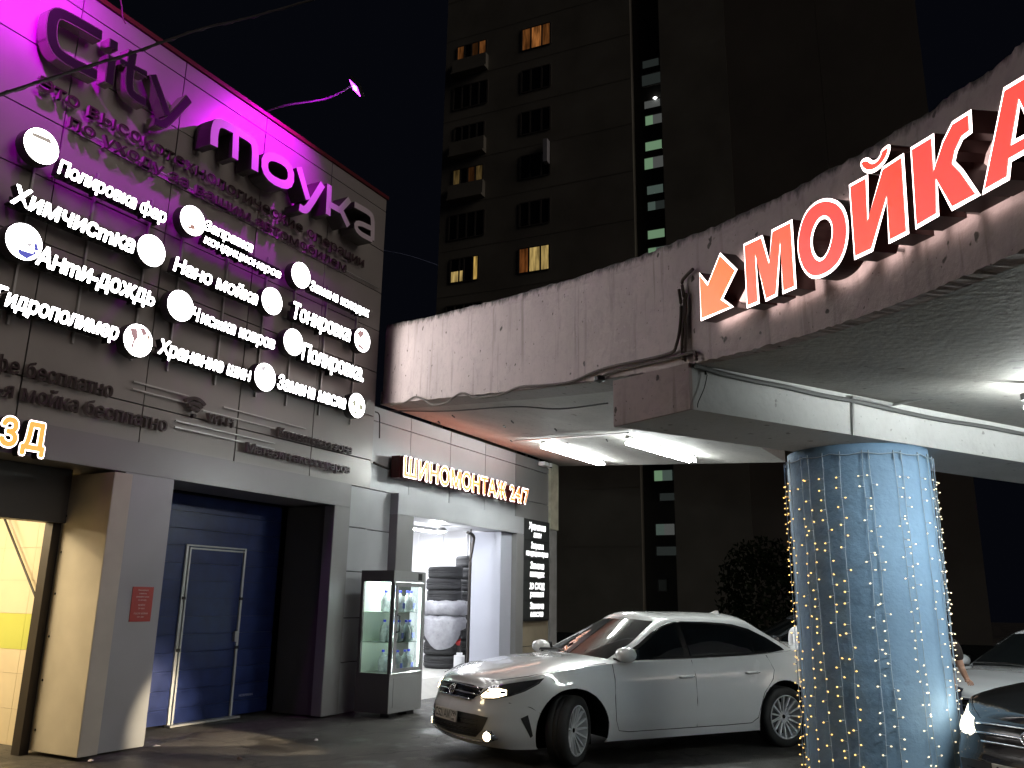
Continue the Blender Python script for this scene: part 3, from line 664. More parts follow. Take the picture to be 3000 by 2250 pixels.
# ================================================================== DISPLAY CASE
CX0, CX1, CY0, CY1, CH = 10.40, 11.24, 7.57, 8.17, 2.06
dc = thing('display_case', 'grey glass fronted display case lit from inside, three shelves', 'display case', ((CX0+CX1)/2, (CY0+CY1)/2, 0))
M_case = mat('grey case panel', (.30,.30,.30), .4, var=.08, vs=3); M_cased = mat('dark case panel', (.085,.08,.08), .4)
M_glass = mat('clear glass', (.9,.97,.93), .02, trans=1.0); M_glass.node_tree.nodes['Principled BSDF'].inputs['IOR'].default_value = 1.05
t = .045
b = MB(); b.box(CX0, CX1, CY0, CY1, .06, .60); b.obj('plinth', M_case, dc, bevel=.004)
b = MB(); b.box(CX0-.004, CX0, CY0, CY1, .06, .60); b.obj('plinth_side', M_cased, dc)
b = MB(); b.box(CX0, CX1, CY0, CY1, 1.90, CH); b.obj('top_box', M_case, dc, bevel=.004)
b = MB(); b.box(CX0-.004, CX0, CY0, CY1, 1.90, CH); b.obj('top_side', M_cased, dc)
for x in (CX0, CX1-t):
    for y in (CY0, CY1-t):
        b = MB(); b.box(x, x+t, y, y+t, .6, 1.9); b.obj('corner_post', M_cased if x == CX0 else M_case, dc)
for x in (CX0+.1, CX1-.3):
    b = MB(); b.box(x, x+.18, CY0+.05, CY0+.2, 0, .06); b.obj('foot', M_black, dc)
b = MB(); b.box(CX0+.10, CX1-.08, CY0-.006, CY0, .14, .54); b.obj('lower_door', M_case, dc)
dd = MB()
dd.box(CX0+.05, CX0+.11, CY0-.02, CY0, .62, 1.88); dd.box(CX1-.11, CX1-.05, CY0-.02, CY0, .62, 1.88); dd.box(CX0+.11, CX1-.11, CY0-.02, CY0, 1.83, 1.88); dd.box(CX0+.11, CX1-.11, CY0-.02, CY0, .62, .67)
dd = dd.obj('glass_door', M_case, dc)
b = MB(); b.box(CX0+.11, CX1-.11, CY0-.012, CY0-.008, .67, 1.83); b.obj('pane', M_glass, dd)
b = MB(); b.tube([(CX0+.09, CY0-.02, 1.18), (CX0+.09, CY0-.07, 1.19), (CX0+.09, CY0-.07, 1.41), (CX0+.09, CY0-.02, 1.42)], .012, 8); b.obj('handle', M_black, dd)
b = MB(); b.lathe([(.02,0),(.02,.03)], n=10, M=Matrix.Rotation(math.pi/2,4,'X'), c=(CX0+.065, CY0-.02, 1.48)); b.obj('lock', M_alu, dd)
b = MB(); b.box(CX0+.01, CX0+.016, CY0+t, CY1-t, .6, 1.9); b.obj('side_pane', M_glass, dc)
b = MB(); b.box(CX1-.016, CX1-.01, CY0+t, CY1-t, .6, 1.9); b.obj('side_pane', M_glass, dc)
b = MB(); b.box(CX0+t, CX1-t, CY1-.03, CY1-.01, .6, 1.9); b.obj('back_panel', mat('pale green lit back', (.80,.86,.78), .4), dc)
shz = [.60, 1.03, 1.46]
for z in shz[1:]:
    b = MB(); b.box(CX0+.02, CX1-.02, CY0+.02, CY1-.03, z-.005, z); b.obj('shelf', mat('greenish shelf glass', (.70,.80,.74), .1), dc)
b = MB(); b.box(CX1-.21, CX1-.11, CY0-.004, CY0, 1.93, 2.03); b.obj('sticker', M_black, dc)
b = MB(); b.tube([(CX0+.08, CY0+.07, .64), (CX0+.08, CY0+.07, 1.86)], .008, 8); b.obj('led_tube', mat('case led', (.8,.9,.8), .3, emit=(.85,1,.90), es=230), dc)
b = MB(); b.tube([(CX1-.07, CY0+.06, .64), (CX1-.07, CY0+.06, 1.86)], .007, 8); b.obj('led_tube', MATS['case led'], dc)  # second tube added on the right post for a brighter interior
b = MB(); b.tube([(CX0+.1, CY1-.05, 1.88), (CX1-.1, CY1-.05, 1.88)], .010, 8); b.obj('led_tube', mat('case led', (.8,.9,.8), .3), dc)
lamp('case_light', 'AREA', ((CX0+CX1)/2, CY0+.25, 1.89), 38, (.93, 1, .93), dc, size=.45, target=((CX0+CX1)/2, CY0+.3, 0))
lamp('case_light', 'AREA', (CX1-.055, CY0+.035, 1.25), 150, (.93, 1, .95), dc, shape='RECTANGLE', size=.03, size_y=1.1, target=(CX0+.1, CY0+.42, 1.25))  # added fill beside the post, brightens the bottle fronts
M_bot = mat('pale blue bottle', (.78,.82,.86), .12, var=.25, vs=22); M_cap = mat('blue cap', (.03,.04,.5), .35); M_tag_ = mat('blue label', (.12,.16,.55), .4)
nn = 0
rowname = ['bottom', 'middle', 'top']
for si, z in enumerate(shz):
    for k, (x, y) in enumerate(((CX0+.20, CY0+.12), (CX0+.36, CY0+.13), (CX0+.53, CY0+.12), (CX0+.68, CY0+.16), (CX0+.27, CY0+.33), (CX0+.48, CY0+.36))):
        bt = thing('bottle', '%s washer fluid bottle with blue cap on the %s shelf' % (('first','second','third','fourth','left rear','right rear')[k], rowname[si]), 'bottle', (x, y, z+.001), 'washer fluid bottles in the display case')
        b = MB(); b.lathe([(.045,0),(.068,.008),(.07,.03),(.07,.15),(.066,.17),(.045,.22),(.020,.255),(.018,.285)], n=16, c=(x, y, z+.001)); b.obj('body', M_bot, bt, smooth=True)
        b = MB(); b.lathe([(.022,.283),(.023,.31),(.020,.314)], n=12, c=(x, y, z+.001)); b.obj('cap', M_cap, bt)
        b = MB(); b.tube(smooth_pts([(x+.035, y-.03, z+.225), (x+.066, y-.03, z+.21), (x+.066, y-.03, z+.14)]), .009, 6); b.obj('handle', M_bot, bt)
        b = MB(); b.box(x-.03, x+.03, y-.0745, y-.071, z+.05, z+.13); b.obj('label', M_tag_ if k % 2 else mat('white label', (.7,.7,.7), .5), bt)

# ================================================================== CANOPY (ramp deck)
KS = .205; C0 = 4.8; Y0 = 8.46
def soff(x, y): return C0 - KS*(Y0 - y)
PN = (0, -KS, 1); PD = C0 - KS*Y0
def poly(c, u): 
    r = 0
    for k in c: r = r*(u-2000)/1000 + k
    return r
CB = [20.26, -29.73, -125.88, -201.34, 1072.39]; CT = [2.35, -25.01, -150.17, -403.99, 698.14]
us = [1119, 1160, 1210, 1270, 1340, 1420, 1500, 1580, 1660, 1740, 1820, 1900, 1970, 2040, 2120, 2200, 2290, 2390, 2490, 2590, 2700, 2810, 2920, 3040, 3160, 3280]
edge = []
for u in us:
    P = on(u, poly(CB, u), PN, PD)
    # parapet top above the same plan point
    best = None; zt = P.z + .5
    while zt < P.z + 1.9:
        q = RW.transposed() @ (Vector((P.x, P.y, zt)) - CAMP); uu = 1500 + FPX*q.x/-q.z; vv = 1125 - FPX*q.y/-q.z
        e = abs(poly(CT, uu) - vv)
        if best is None or e < best[0]: best = (e, zt)
        zt += .004
    edge.append((P, best[1]))
JN = 13                                        # joint at the beam (u = 2040)
ZJ = edge[JN][0].z
# smooth heights a little
hs = [b_ - a_.z for a_, b_ in edge]
for _ in range(3): hs = [hs[0]] + [(hs[i-1]+hs[i]*2+hs[i+1])/4 for i in range(1, len(hs)-1)] + [hs[-1]]
def nrm2(i):
    a_ = edge[max(i-1,0)][0]; c_ = edge[min(i+1,len(edge)-1)][0]; t = (c_-a_); t.z = 0; t.normalize()
    n = Vector((-t.y, t.x, 0)); 
    if n.dot(Vector((edge[i][0].x, edge[i][0].y, 0))) < 0: n = -n
    return n                                   # points away from the camera
can = thing('canopy', 'curved concrete ramp deck with stained pinkish parapet over the yard', 'canopy', (8, 3, 3.4))
def parapet(i0, i1, nm):
    """front sheet finely divided so the broken top edge is real geometry"""
    vs = []; fs = []; ed = []; NZ = 10; sub = 8
    S = []
    for i in range(i0, i1):
        for k in range(sub + (1 if i == i1-1 else 0)):
            t = k/sub; S.append((edge[i][0].lerp(edge[i+1][0], t), hs[i]*(1-t)+hs[i+1]*t, nrm2(i).lerp(nrm2(i+1), t), (us[i]*(1-t)+us[i+1]*t)))
    for P, h, n, u in S:
        chip = .004*math.sin(u*.13)+.003*math.sin(u*.41+1)+random.uniform(-.006,.004)+ .006*math.sin(u*.029)
        chipb = random.uniform(0, .012)
        for j in range(NZ+1):
            f = j/NZ; z = P.z + h*f + (chip if j == NZ else 0) + (chipb if j == 0 else 0)
            q = Vector((P.x, P.y, z)) + n*(.012 if j == NZ else 0); vs.append(q); ed.append(f**6 if f > .5 else 0)
        vs.append(Vector((P.x, P.y, P.z+h+chip-.01)) + n*.16); ed.append(1)
        vs.append(Vector((P.x, P.y, P.z)) + n*.16); ed.append(0)
    m = NZ+3
    for i in range(len(S)-1):
        for j in range(m-1): fs.append((i*m+j, (i+1)*m+j, (i+1)*m+j+1, i*m+j+1))
        fs.append((i*m+m-1, (i+1)*m+m-1, (i+1)*m, i*m))
    fs += [tuple(range(m)), tuple((len(S)-1)*m+j for j in reversed(range(m)))]
    me = bpy.data.meshes.new(nm); me.from_pydata([tuple(v) for v in vs], [], fs); me.update()
    at = me.attributes.new('edge', 'FLOAT', 'POINT'); at.data.foreach_set('value', ed)
    return mkobj(nm, me, M_par, can)
parapet(0, JN, 'parapet'); parapet(JN, len(edge)-1, 'parapet')
def S3(u, v): return on(u, v, PN, PD)
# left bay soffit
far = [S3(1622, 1366), S3(1760, 1364), S3(1900, 1361), S3(2100, 1358), S3(2301, 1354)]
wall = [Vector((x, 8.50, soff(0, 8.50))) for x in (11.05, 12.6, 14.2, 15.8, 17.6)]
BZ = EYE + (ZJ - EYE)/1.24                       # underside of the radial beam
bl0, bl1 = onZ(1803, 1254, BZ), onZ(2240, 1318, BZ)
br0, br1 = onZ(2022, 1198, BZ), onZ(3000, 1355, BZ)
bdir = (br1 - br0).normalized(); BL = 7.2
bl1 = bl0 + bdir*(BL - (bl0-br0).dot(bdir)); br1 = br0 + bdir*BL
outl = [edge[i][0] + nrm2(i)*.155 for i in range(0, JN)]
pl = outl + [Vector((br0.x, br0.y, soff(0, br0.y)))+bdir*.3]
k = far[-1]
b = MB()
ring = outl + [Vector((bl0.x+bdir.x*.4, bl0.y+bdir.y*.4, 0)), far[-1], far[-2], far[-3], far[-4], far[0]] + list(reversed(wall))
ring = [Vector((p.x, p.y, soff(p.x, p.y))) for p in ring]
b.prism(ring, (0, 0, .22)); b.obj('soffit', M_soff, can)
# lower edge drip band just inside the parapet (rough grey strip)
b = MB(); 
for i in range(0, JN-2):
    p0, p1 = edge[i][0], edge[i+1][0]; n0, n1 = nrm2(i), nrm2(i+1); wv = .34
    b.add([p0+n0*.0+Vector((0,0,-.004)), p1+Vector((0,0,-.004)), p1+n1*(wv+random.uniform(-.03,.03))+Vector((0,0,-.004-KS*n1.y*-wv)), p0+n0*wv+Vector((0,0,-.004+KS*n0.y*wv))], [(0,1,2,3)])
b.obj('edge_band', concrete('grey rough band', (.27,.255,.235), .9, .9, False), can)
# right bay soffit, ruled between the parapet foot and the top of the beam
b = MB(); NI = 14; NR = len(edge)-1-JN
rows_ = []
for i in range(JN, len(edge)):
    P = edge[i][0] + nrm2(i)*.10; t = (i-JN)/(len(edge)-1-JN)
    Q = Vector((br0.x, br0.y, ZJ)) + bdir*(BL*t); Q.z = ZJ + .02
    rows_.append((P, Q))
vs = []; fs = []
for P, Q in rows_:
    for k in range(9): vs.append(P.lerp(Q, k/8))
for i in range(len(rows_)-1):
    for k in range(8): fs.append((i*9+k, i*9+k+1, (i+1)*9+k+1, (i+1)*9+k))
# continue inward past the photo edge
P, Q = rows_[-1]; o = len(vs); vs += [P, Q, Q+Vector((3,-3,0)), P+Vector((1.5,-4,0))]; fs.append((o, o+1, o+2, o+3))
b.add(vs, fs); b.add([v+Vector((0,0,.2)) for v in vs], fs); b.obj('soffit', M_soff, can)
# radial beam: pink end block and white beam
fd = -bdir; wv = (bl0-br0); wdir = wv - bdir*wv.dot(bdir); BWd = wdir.length; wdir.normalize()
blk = MB()
e0 = edge[JN-5][0]
fl = onZ(1798, 1250, BZ); frr = onZ(2022, 1198, BZ)
def z_at(P, v):
    best = None
    for i in range(400):
        z = P.z+i*.003; q = RW.transposed() @ (Vector((P.x, P.y, z)) - CAMP); e = abs(1125-FPX*q.y/-q.z-v)
        if best is None or e < best[0]: best = (e, z)
    return best[1]
tl = Vector((fl.x, fl.y, z_at(fl, 1116))); tr = Vector((frr.x, frr.y, z_at(frr, 1062)))
q1 = frr+bdir*.03; q0 = fl+bdir*.03
blk.add([fl, frr, tr, tl, q0, q1, Vector((q1.x,q1.y,tr.z)), Vector((q0.x,q0.y,tl.z))], [(0,1,2,3),(4,7,6,5),(0,4,5,1),(1,5,6,2),(3,2,6,7),(0,3,7,4)])
blk.obj('beam_end', M_par, can)
bm_ = MB(); A0, A1 = fl+bdir*.032, frr+bdir*.032; L_ = fl+wdir*0+bdir*BL; R_ = frr+bdir*BL
zt = ZJ+.25
bm_.add([A0, A1, R_, L_, Vector((A0.x,A0.y,tl.z-.012)), Vector((A1.x,A1.y,tr.z-.012)), Vector((R_.x,R_.y,zt)), Vector((L_.x,L_.y,zt))], [(0,1,2,3),(4,7,6,5),(0,4,5,1),(1,5,6,2),(2,6,7,3),(3,7,4,0)])
bm_.obj('beam', M_beamw, can)
# dark ceiling fixings and hooks
for (u, v) in ((1288,1235),(1480,1247),(1503,1233),(1370,1290),(1630,1256),(1665,1297),(1780,1287),(1500,1290),(1330,1217)):
    P = S3(u, v); b = MB(); b.tube([P+Vector((-.05,0,-.012)), P+Vector((.05,.02,-.02))], .012, 6); b.obj('ceiling_hook', M_black, can)
for (u, v) in ((2537,1062),(2851,986),(3005,1010)):
    t_ = None
    P = onZ(u, v, ZJ-.08); b = MB(); b.lathe([(.02,-.03),(.045,-.02),(.055,.03)], n=12, c=P); b.obj('spot_hole', mat('grey spot ring', (.12,.12,.11), .5), can)
# column
d_ = ray(2518, 1300); hd = math.hypot(d_.x, d_.y); cr = .075
dist0 = (BZ-EYE)/(d_.z/hd)                       # near rim of the column head
Rc = dist0*.0735; cc = Vector((d_.x/hd, d_.y/hd, 0))*(dist0+Rc)
az = math.radians(5.95); cc = Vector((math.cos(az), math.sin(az), 0))*cc.length
Rc = cc.length*math.sin(math.radians(4.19))
col_ = thing('round_column', 'round light blue painted concrete column hung with fairy lights', 'column', (cc.x, cc.y, 0))
b = MB(); prof = []
for i in range(41):
    z = BZ*i/40; prof.append((Rc*(1+.006*math.sin(i*1.7)+.004*math.sin(i*.6)), z))
b.lathe(prof, n=72, c=cc); b.obj('shaft', M_col, col_, smooth=True)
# fairy lights
M_wire = mat('clear wire', (.30,.38,.46), .5); M_led = mat('warm led', (1,.7,.3), .4, emit=(1,.55,.13), es=3.2); M_ledc = mat('cold led', (1,.9,.7), .4, emit=(1,.78,.48), es=2.2)
az0 = math.atan2(-cc.y, -cc.x)
NS = 19; nl = 0
for i in range(NS):
    a0 = math.radians(-112 + 224*i/(NS-1) + (random.uniform(-4.5,4.5) if 0 < i < NS-1 else 0)); a = az0 + a0
    side = 'left' if a0 < 0 else 'right'
    drift = random.uniform(-.09, .09) + (.16 if a0 > .1 else 0)*(1 if random.random() < .6 else .2); pts = []; z = BZ-.10; R1 = Rc+.018
    if abs(a0) > math.radians(85): R1 = Rc+.03
    zz = [BZ-.10 - (BZ-.1)*k/24 for k in range(25)]
    vs_ = []
    for k_, z in enumerate(zz):
        aa = a + drift*(k_/24)**1.3 + .006*math.sin(k_*1.3+i)
        vs_.append(Vector((cc.x+math.cos(aa)*R1, cc.y+math.sin(aa)*R1, max(z, .05))))
    r = thing('fairy_light_string', 'hanging fairy light string', 'string light', (vs_[0].x, vs_[0].y, vs_[0].z), 'fairy light strings hanging round the blue column')
    r['label'] = ('fairy light string number %d counted from the left side of the blue column' % (NS-i)) if False else 'thin clear fairy light string hanging down the blue column'
    b = MB(); b.tube(vs_, .0032, 4); b.tube([vs_[0]+Vector((0,0,.03)), vs_[0], vs_[0]+Vector((.0,.0,-.05))], .007, 5); b.obj('wire', M_wire, r)
    b = MB(); z = BZ-.30
    while z > .15:
        f = (BZ-.10-z)/(BZ-.1)*24; k_ = min(23, int(f)); p = vs_[k_].lerp(vs_[k_+1], f-k_)
        out = Vector((p.x-cc.x, p.y-cc.y, 0)).normalized(); tg = Vector((-out.y, out.x, 0))
        d = (tg*random.choice((-1,1))*random.uniform(.5,1)+out*random.uniform(.1,.6)+Vector((0,0,random.uniform(-.3,.2)))).normalized()
        q0_ = p + out*.004; ln = random.uniform(.022,.04)
        b.tube([q0_, q0_+d*ln], .0035, 4, mi=1); b.tube([q0_+d*ln, q0_+d*(ln+.012)], [.0062,.004], 5, mi=0)
        z -= random.uniform(.065,.11) if random.random() > .15 else .19
    b.obj('bulbs', [M_ledc if (a0 > math.radians(0)) else M_led, M_wire], r, kind='stuff')
b = MB(); ang = [az0+math.radians(-118+236*k/60) for k in range(61)]
b.tube([Vector((cc.x+math.cos(t)*(Rc+.02), cc.y+math.sin(t)*(Rc+.02), BZ-.085-.02*abs(math.sin(k*.5)))) for k, t in enumerate(ang)], .006, 5)
tag(b.obj('cable_ring', M_wire), 'sagging wire ring round the head of the blue column', 'cable')

# ---- canopy tube lamps
def tube_lamp(pa, pb, lab, down=.10, n=2, e=60):
    c0 = (pa+pb)/2; r = thing('tube_lamp', lab, 'lamp', tuple(c0), 'fluorescent tube lamps under the canopy')
    d = (pb-pa).normalized(); s_ = Vector((-d.y, d.x, 0)).normalized()
    up = Vector((0,0,1))
    b = MB(); b.add([pa+s_*.05, pa-s_*.05, pb-s_*.05, pb+s_*.05, pa+s_*.05-up*.05, pa-s_*.05-up*.05, pb-s_*.05-up*.05, pb+s_*.05-up*.05], [(0,1,2,3),(4,7,6,5),(0,4,5,1),(1,5,6,2),(2,6,7,3),(3,7,4,0)]); b.obj('housing', M_alu, r)
    for k in range(n):
        o = s_*((k-.5*(n-1))*.10) - up*down
        b = MB(); b.tube([pa+o+d*.03, pb+o-d*.03], .022, 10); b.obj('tube', mat('fluorescent tube', (.9,.9,.9), .3, emit=(.93,1,.97), es=e), r)
    return r
def sp(u, v, dz=0): 
    p = on(u, v, PN, PD-.0); return p+Vector((0,0,dz))
t1a, t1b = S3(1578, 1286), S3(1772, 1350); t2a, t2b = S3(1835, 1268), S3(2040, 1332)
t1a, t1b = S3(1590, 1291), S3(1765, 1346); t2a, t2b = S3(1838, 1275), S3(2032, 1332)
ES = 215
tube_lamp(t1a, t1b, 'twin white tube lamp under the canopy near the orange sign', e=ES)
tube_lamp(t2a, t2b, 'twin white tube lamp under the canopy behind the beam', e=ES)
def zR(p):
    best = None
    for P_, Q_ in rows_:
        for k in range(9):
            v_ = P_.lerp(Q_, k/8); e = (v_.x-p.x)**2+(v_.y-p.y)**2
            if best is None or e < best[0]: best = (e, v_.z)
    return best[1]
P1 = onZ(3000, 1150, ZJ-.06)
for _ in range(6): P1 = onZ(3000, 1150, zR(P1)-.09)
tube_lamp(P1, P1+Vector((.55,-1.0,0)), 'white tube lamp on the right bay at the photo edge', e=ES*.9)
P2 = P1+Vector((1.9,-1.6,-.05)); tube_lamp(P2, P2+Vector((.55,-1.0,0)), 'white tube lamp deeper in the right bay outside the photo', e=ES*.9)
b = MB(); b.tube([S3(1512,1286)-Vector((0,0,.03)), S3(1600,1280)-Vector((0,0,.03)), S3(1790,1266)-Vector((0,0,.03)), S3(1840,1262)-Vector((0,0,.03))], .016, 6)
tag(b.obj('cable_duct', M_alu), 'thin grey cable duct on the soffit between the tube lamps', 'duct')
b = MB(); b.tube([onZ(2496,1163,ZJ-.02), onZ(2614,1186,ZJ-.02), onZ(2780,1150,ZJ-.02), onZ(3000,1104,ZJ-.02)], .014, 6)
tag(b.obj('cable_duct', M_alu), 'bent grey cable duct on the right bay soffit', 'duct')

# ---- cables on parapet and beam
def pin(u, v, off=.03):
    """point on the parapet face"""
    best = None
    r_ = ray(u, v)
    for i in range(len(edge)-1):
        a_, c_ = edge[i][0], edge[i+1][0]; t_ = c_-a_; t_.z = 0; n_ = Vector((-t_.y, t_.x, 0)).normalized()
        den = n_.dot(r_)
        if abs(den) < 1e-6: continue
        k_ = n_.dot(a_-CAMP)/den; p = CAMP + r_*k_; s_ = (p-a_).dot(t_)/t_.length_squared
        if -.02 <= s_ <= 1.02:
            n_ = n_ if n_.dot(r_) < 0 else -n_
            return p + n_*off
    return None
def pcable(pts, r, lab, nm='cable', off=.03):
    P = [pin(u, v, off) for u, v in pts]; P = [p for p in P if p]
    if len(P) < 2: print('cable skip', lab); return
    b = MB(); b.tube(smooth_pts(P, 5), r, 6); tag(b.obj(nm, mat('dusty cable', (.09,.07,.055), .7)), lab, 'cable')
pcable([(1150,1186),(1190,1180),(1220,1163),(1245,1170),(1270,1186),(1310,1183),(1335,1165),(1362,1152),(1395,1165),(1440,1163),(1480,1155),(1530,1135),(1600,1130),(1680,1120),(1740,1095),(1800,1075),(1900,1055),(1975,1035),(1992,1010),(2002,960),(2005,900),(1999,850)], .014, 'wavy dusty cable along the foot of the pink parapet')
pcable([(1765,1110),(1790,1095),(1850,1078),(1940,1060),(2000,1045),(2040,1033),(2050,1045),(2050,1058)], .014, 'second cable over the beam end and down the joint')
pcable([(2012,1055),(2008,1010),(2012,940),(2014,880),(2008,830),(2018,812),(2040,790)], .014, 'cable climbing the parapet joint to the red arrow sign')
pcable([(2018,1060),(2018,1010),(2018,930),(2020,860)], .012, 'thin cable beside the climbing cable')
b = MB(); n_ = nrm2(6)*-1
b.tube(smooth_pts([S3(1110,1196)-Vector((0,0,.04)), S3(1300,1199)-Vector((0,0,.03)), S3(1500,1185)-Vector((0,0,.03)), S3(1640,1186)-Vector((0,0,.05)), S3(1780,1173)-Vector((0,0,.03))]), .010, 6)
tag(b.obj('cable', M_cable), 'long thin cable across the left bay soffit', 'cable')
b = MB(); b.lathe([(.001,-.04),(.05,-.02),(.05,.02),(.001,.04)], n=10, c=pin(1770,1112,.05)); tag(b.obj('junction_box', M_black), 'small dark junction box beside the pink beam end', 'box')
# cable along the beam flank
def bm_pt(u, v, off=.03):
    n_ = Vector((-bdir.y, bdir.x, 0)); p = on(u, v, n_, n_.dot(frr)); 
    return p + (n_ if n_.dot(CAMP-p) > 0 else -n_)*off
b = MB(); b.tube(smooth_pts([bm_pt(*q) for q in ((2025,1072),(2100,1095),(2200,1118),(2290,1135),(2400,1160),(2510,1180),(2620,1205),(2740,1230),(2870,1250),(3000,1275))]), .021, 7)
tag(b.obj('cable', mat('grey cable', (.12,.12,.12), .6)), 'thick grey cable along the side of the white beam', 'cable')
b = MB(); b.tube([bm_pt(2494,1162,.015), bm_pt(2495,1230,.015), bm_pt(2497,1277,.015)], .016, 6); tag(b.obj('cable_duct', M_alu), 'vertical grey duct down the side of the white beam', 'duct')
b = MB(); b.tube([bm_pt(2059,1070,.03), bm_pt(2060,1100,.03)], .010, 6); tag(b.obj('peg', M_black), 'short dark peg on the white beam near its end', 'peg')
b = MB(); b.tube(smooth_pts([bm_pt(2064,1100,.03), bm_pt(2055,1140,.03), bm_pt(2038,1180,.03), bm_pt(2036,1196,.03)]), .004, 5); tag(b.obj('cable', M_cable), 'very thin wire hanging from the peg on the beam', 'cable')

# ---- МОЙКА
M_redcan = mat('dark red letter can', (.07,.02,.018), .35, .2)
def inset(P, d):
    n = len(P); A = sum(P[i].x*P[(i+1)%n].y-P[(i+1)%n].x*P[i].y for i in range(n)); s_ = 1 if A > 0 else -1; out = []
    for i in range(n):
        d1 = (P[i]-P[i-1]).normalized(); d2 = (P[(i+1)%n]-P[i]).normalized()
        n1 = Vector((-d1.y, d1.x))*s_; n2 = Vector((-d2.y, d2.x))*s_
        b_ = (n1+n2); 
        if b_.length < 1e-3: b_ = n1
        b_.normalize(); k_ = d/max(.55, b_.dot(n1)); out.append(P[i]+b_*k_)
    return out
def sign_letter(root, loops, uref, org, sc, face, br=True):
    L0 = [[(org[0]+x*sc, org[1]+y*sc) for x, y in lp] for lp in loops]
    a_, c_ = pin(uref[0], uref[2], 0), pin(uref[1], uref[2], 0)
    t_ = (c_-a_); t_.z = 0; t_.normalize(); n_ = Vector((-t_.y, t_.x, 0))
    if n_.dot(CAMP-a_) < 0: n_ = -n_
    fp = a_ + n_*.18; D = n_.dot(fp); up = Vector((0,0,1))
    to2 = lambda p: Vector(((p-fp).dot(t_), p.z-fp.z)); to3 = lambda q, o_=0: fp + t_*q.x + up*q.y + n_*o_
    L2 = [[to2(on(u, v, n_, D)) for u, v in lp] for lp in L0]
    def plate(loops2, z0, z1, mi, ms, b):
        Ps = [[to3(q, z1) for q in lp] for lp in loops2]
        tris = geometry.tessellate_polygon(Ps); fl = [p for lp in Ps for p in lp]
        b.add(fl, [tuple(t) for t in tris], mi)
        for lp in loops2:
            n = len(lp); f_ = [to3(q, z1) for q in lp]; k_ = [to3(q, z0) for q in lp]
            b.add(f_+k_, [(i, (i+1)%n, (i+1)%n+n, i+n) for i in range(n)], ms)
    b = MB(); plate(L2, -.125, 0, 1, 0, b); o = b.obj('letter', [M_redcan, M_whiteedge], root)
    wd = .017
    L3 = [inset(lp, wd if i == 0 else -wd) for i, lp in enumerate(L2)]
    b = MB(); plate(L3, .001, .006, 0, 0, b); f = b.obj('letter_face', face); f.parent = o; f.matrix_parent_inverse = Matrix.Identity(4)
    b = MB()
    cx = sum(q.x for q in L2[0])/len(L2[0]); cy = min(q.y for q in L2[0])
    for dx in ((-.10, .10) if br else ()):
        for hy in (.07, .22):
            b = MB(); p = to3(Vector((cx+dx, cy+hy)), -.12); b.tube([p, p-n_*.06], .012, 6); b.obj('bracket', M_alu, root)
def sm(lp): return rnd(lp, 2, True)
ws = thing('wash_sign', 'large red lit letters МОЙКА with white rims on the parapet', 'sign', tuple(edge[18][0]))
o1, s1 = (1950, 600), .4747; o2, s2 = (2250, 100), .4823
M_redgrad = M_redface
sign_letter(ws, [[(482,243),(598,187),(640,345),(655,155),(782,90),(808,515),(722,552),(710,235),(690,562),(618,598),(557,315),(580,608),(502,640)]], (2180,2330,760), o1, s1, mat('orange red lit acrylic', (.6,.1,.04), .4, emit=(1,.13,.055), es=1.05))
sign_letter(ws, [sm([(175,1260),(190,1390),(240,1475),(300,1492),(390,1450),(455,1370),(490,1250),(490,1120),(450,1025),(370,990),(285,1015),(212,1100)]), sm([(266,1240),(278,1330),(322,1372),(365,1320),(391,1220),(383,1145),(345,1114),(298,1145)])], (2340,2480,700), o2, s2, M_redface)
sign_letter(ws, [[(492,915),(607,852),(612,1108),(695,808),(825,722),(857,1212),(733,1275),(722,1010),(637,1320),(525,1372)]], (2490,2660,620), o2, s2, mat('light red lit acrylic', (.6,.05,.03), .4, emit=(1,.085,.045), es=1.05))
sign_letter(ws, [sm([(555,775),(605,742),(640,775),(680,745),(688,700),(750,657),(735,740),(690,812),(625,852),(575,835)])], (2520,2610,600), o2, s2, mat('light red lit acrylic', (.6,.05,.03)), False)
sign_letter(ws, [[(865,690),(1008,602),(1015,800),(1060,650),(1120,530),(1235,457),(1242,598),(1185,640),(1150,715),(1138,772),(1185,820),(1292,978),(1117,1075),(1030,905),(1040,1105),(897,1187)]], (2660,2860,520), o2, s2, M_redface)
sign_letter(ws, [[(1300,978),(1432,325),(1630,205),(1850,660),(1705,745),(1665,672),(1480,775),(1468,885)], [(1532,430),(1500,640),(1600,585)]], (2880,3060,400), o2, s2, M_redface)
ar = thing('arrow_sign', 'orange lit arrow pointing down left before the red letters', 'sign', tuple(edge[13][0]))
sign_letter(ar, [[(208,418),(262,482),(337,295),(443,398),(355,578),(420,630),(218,718)]], (2060,2160,820), o1, s1, mat('arrow orange acrylic', (.6,.2,.05), .4, emit=(1,.17,.03), es=1.1))

# litter on the asphalt
for i, (u, v, lab) in enumerate(((455,2190,'white crumpled paper scrap near the grey pillar'),(415,2150,'tiny pale paper scrap at the door threshold'),(925,2170,'small pale scrap on the asphalt before the dark reveal'),(265,2232,'torn white plastic scrap under the pillar foot'),(700,2225,'dark leaf scrap low in the yard'))):
    P = onZ(u, v, .006); b = MB(); r_ = .035 if i else .05
    ring = [P + Vector((math.cos(a)*r_*random.uniform(.5,1.2), math.sin(a)*r_*random.uniform(.5,1.2), random.uniform(0,.02))) for a in [k*math.pi/3.5 for k in range(7)]]
    b.add(ring+[P+Vector((0,0,.03))], [(k, (k+1) % 7, 7) for k in range(7)])
    tag(b.obj('paper_scrap', mat('scrap white', (.6,.58,.55), .8) if i < 4 else mat('scrap dark', (.08,.05,.03), .8)), lab, 'litter')

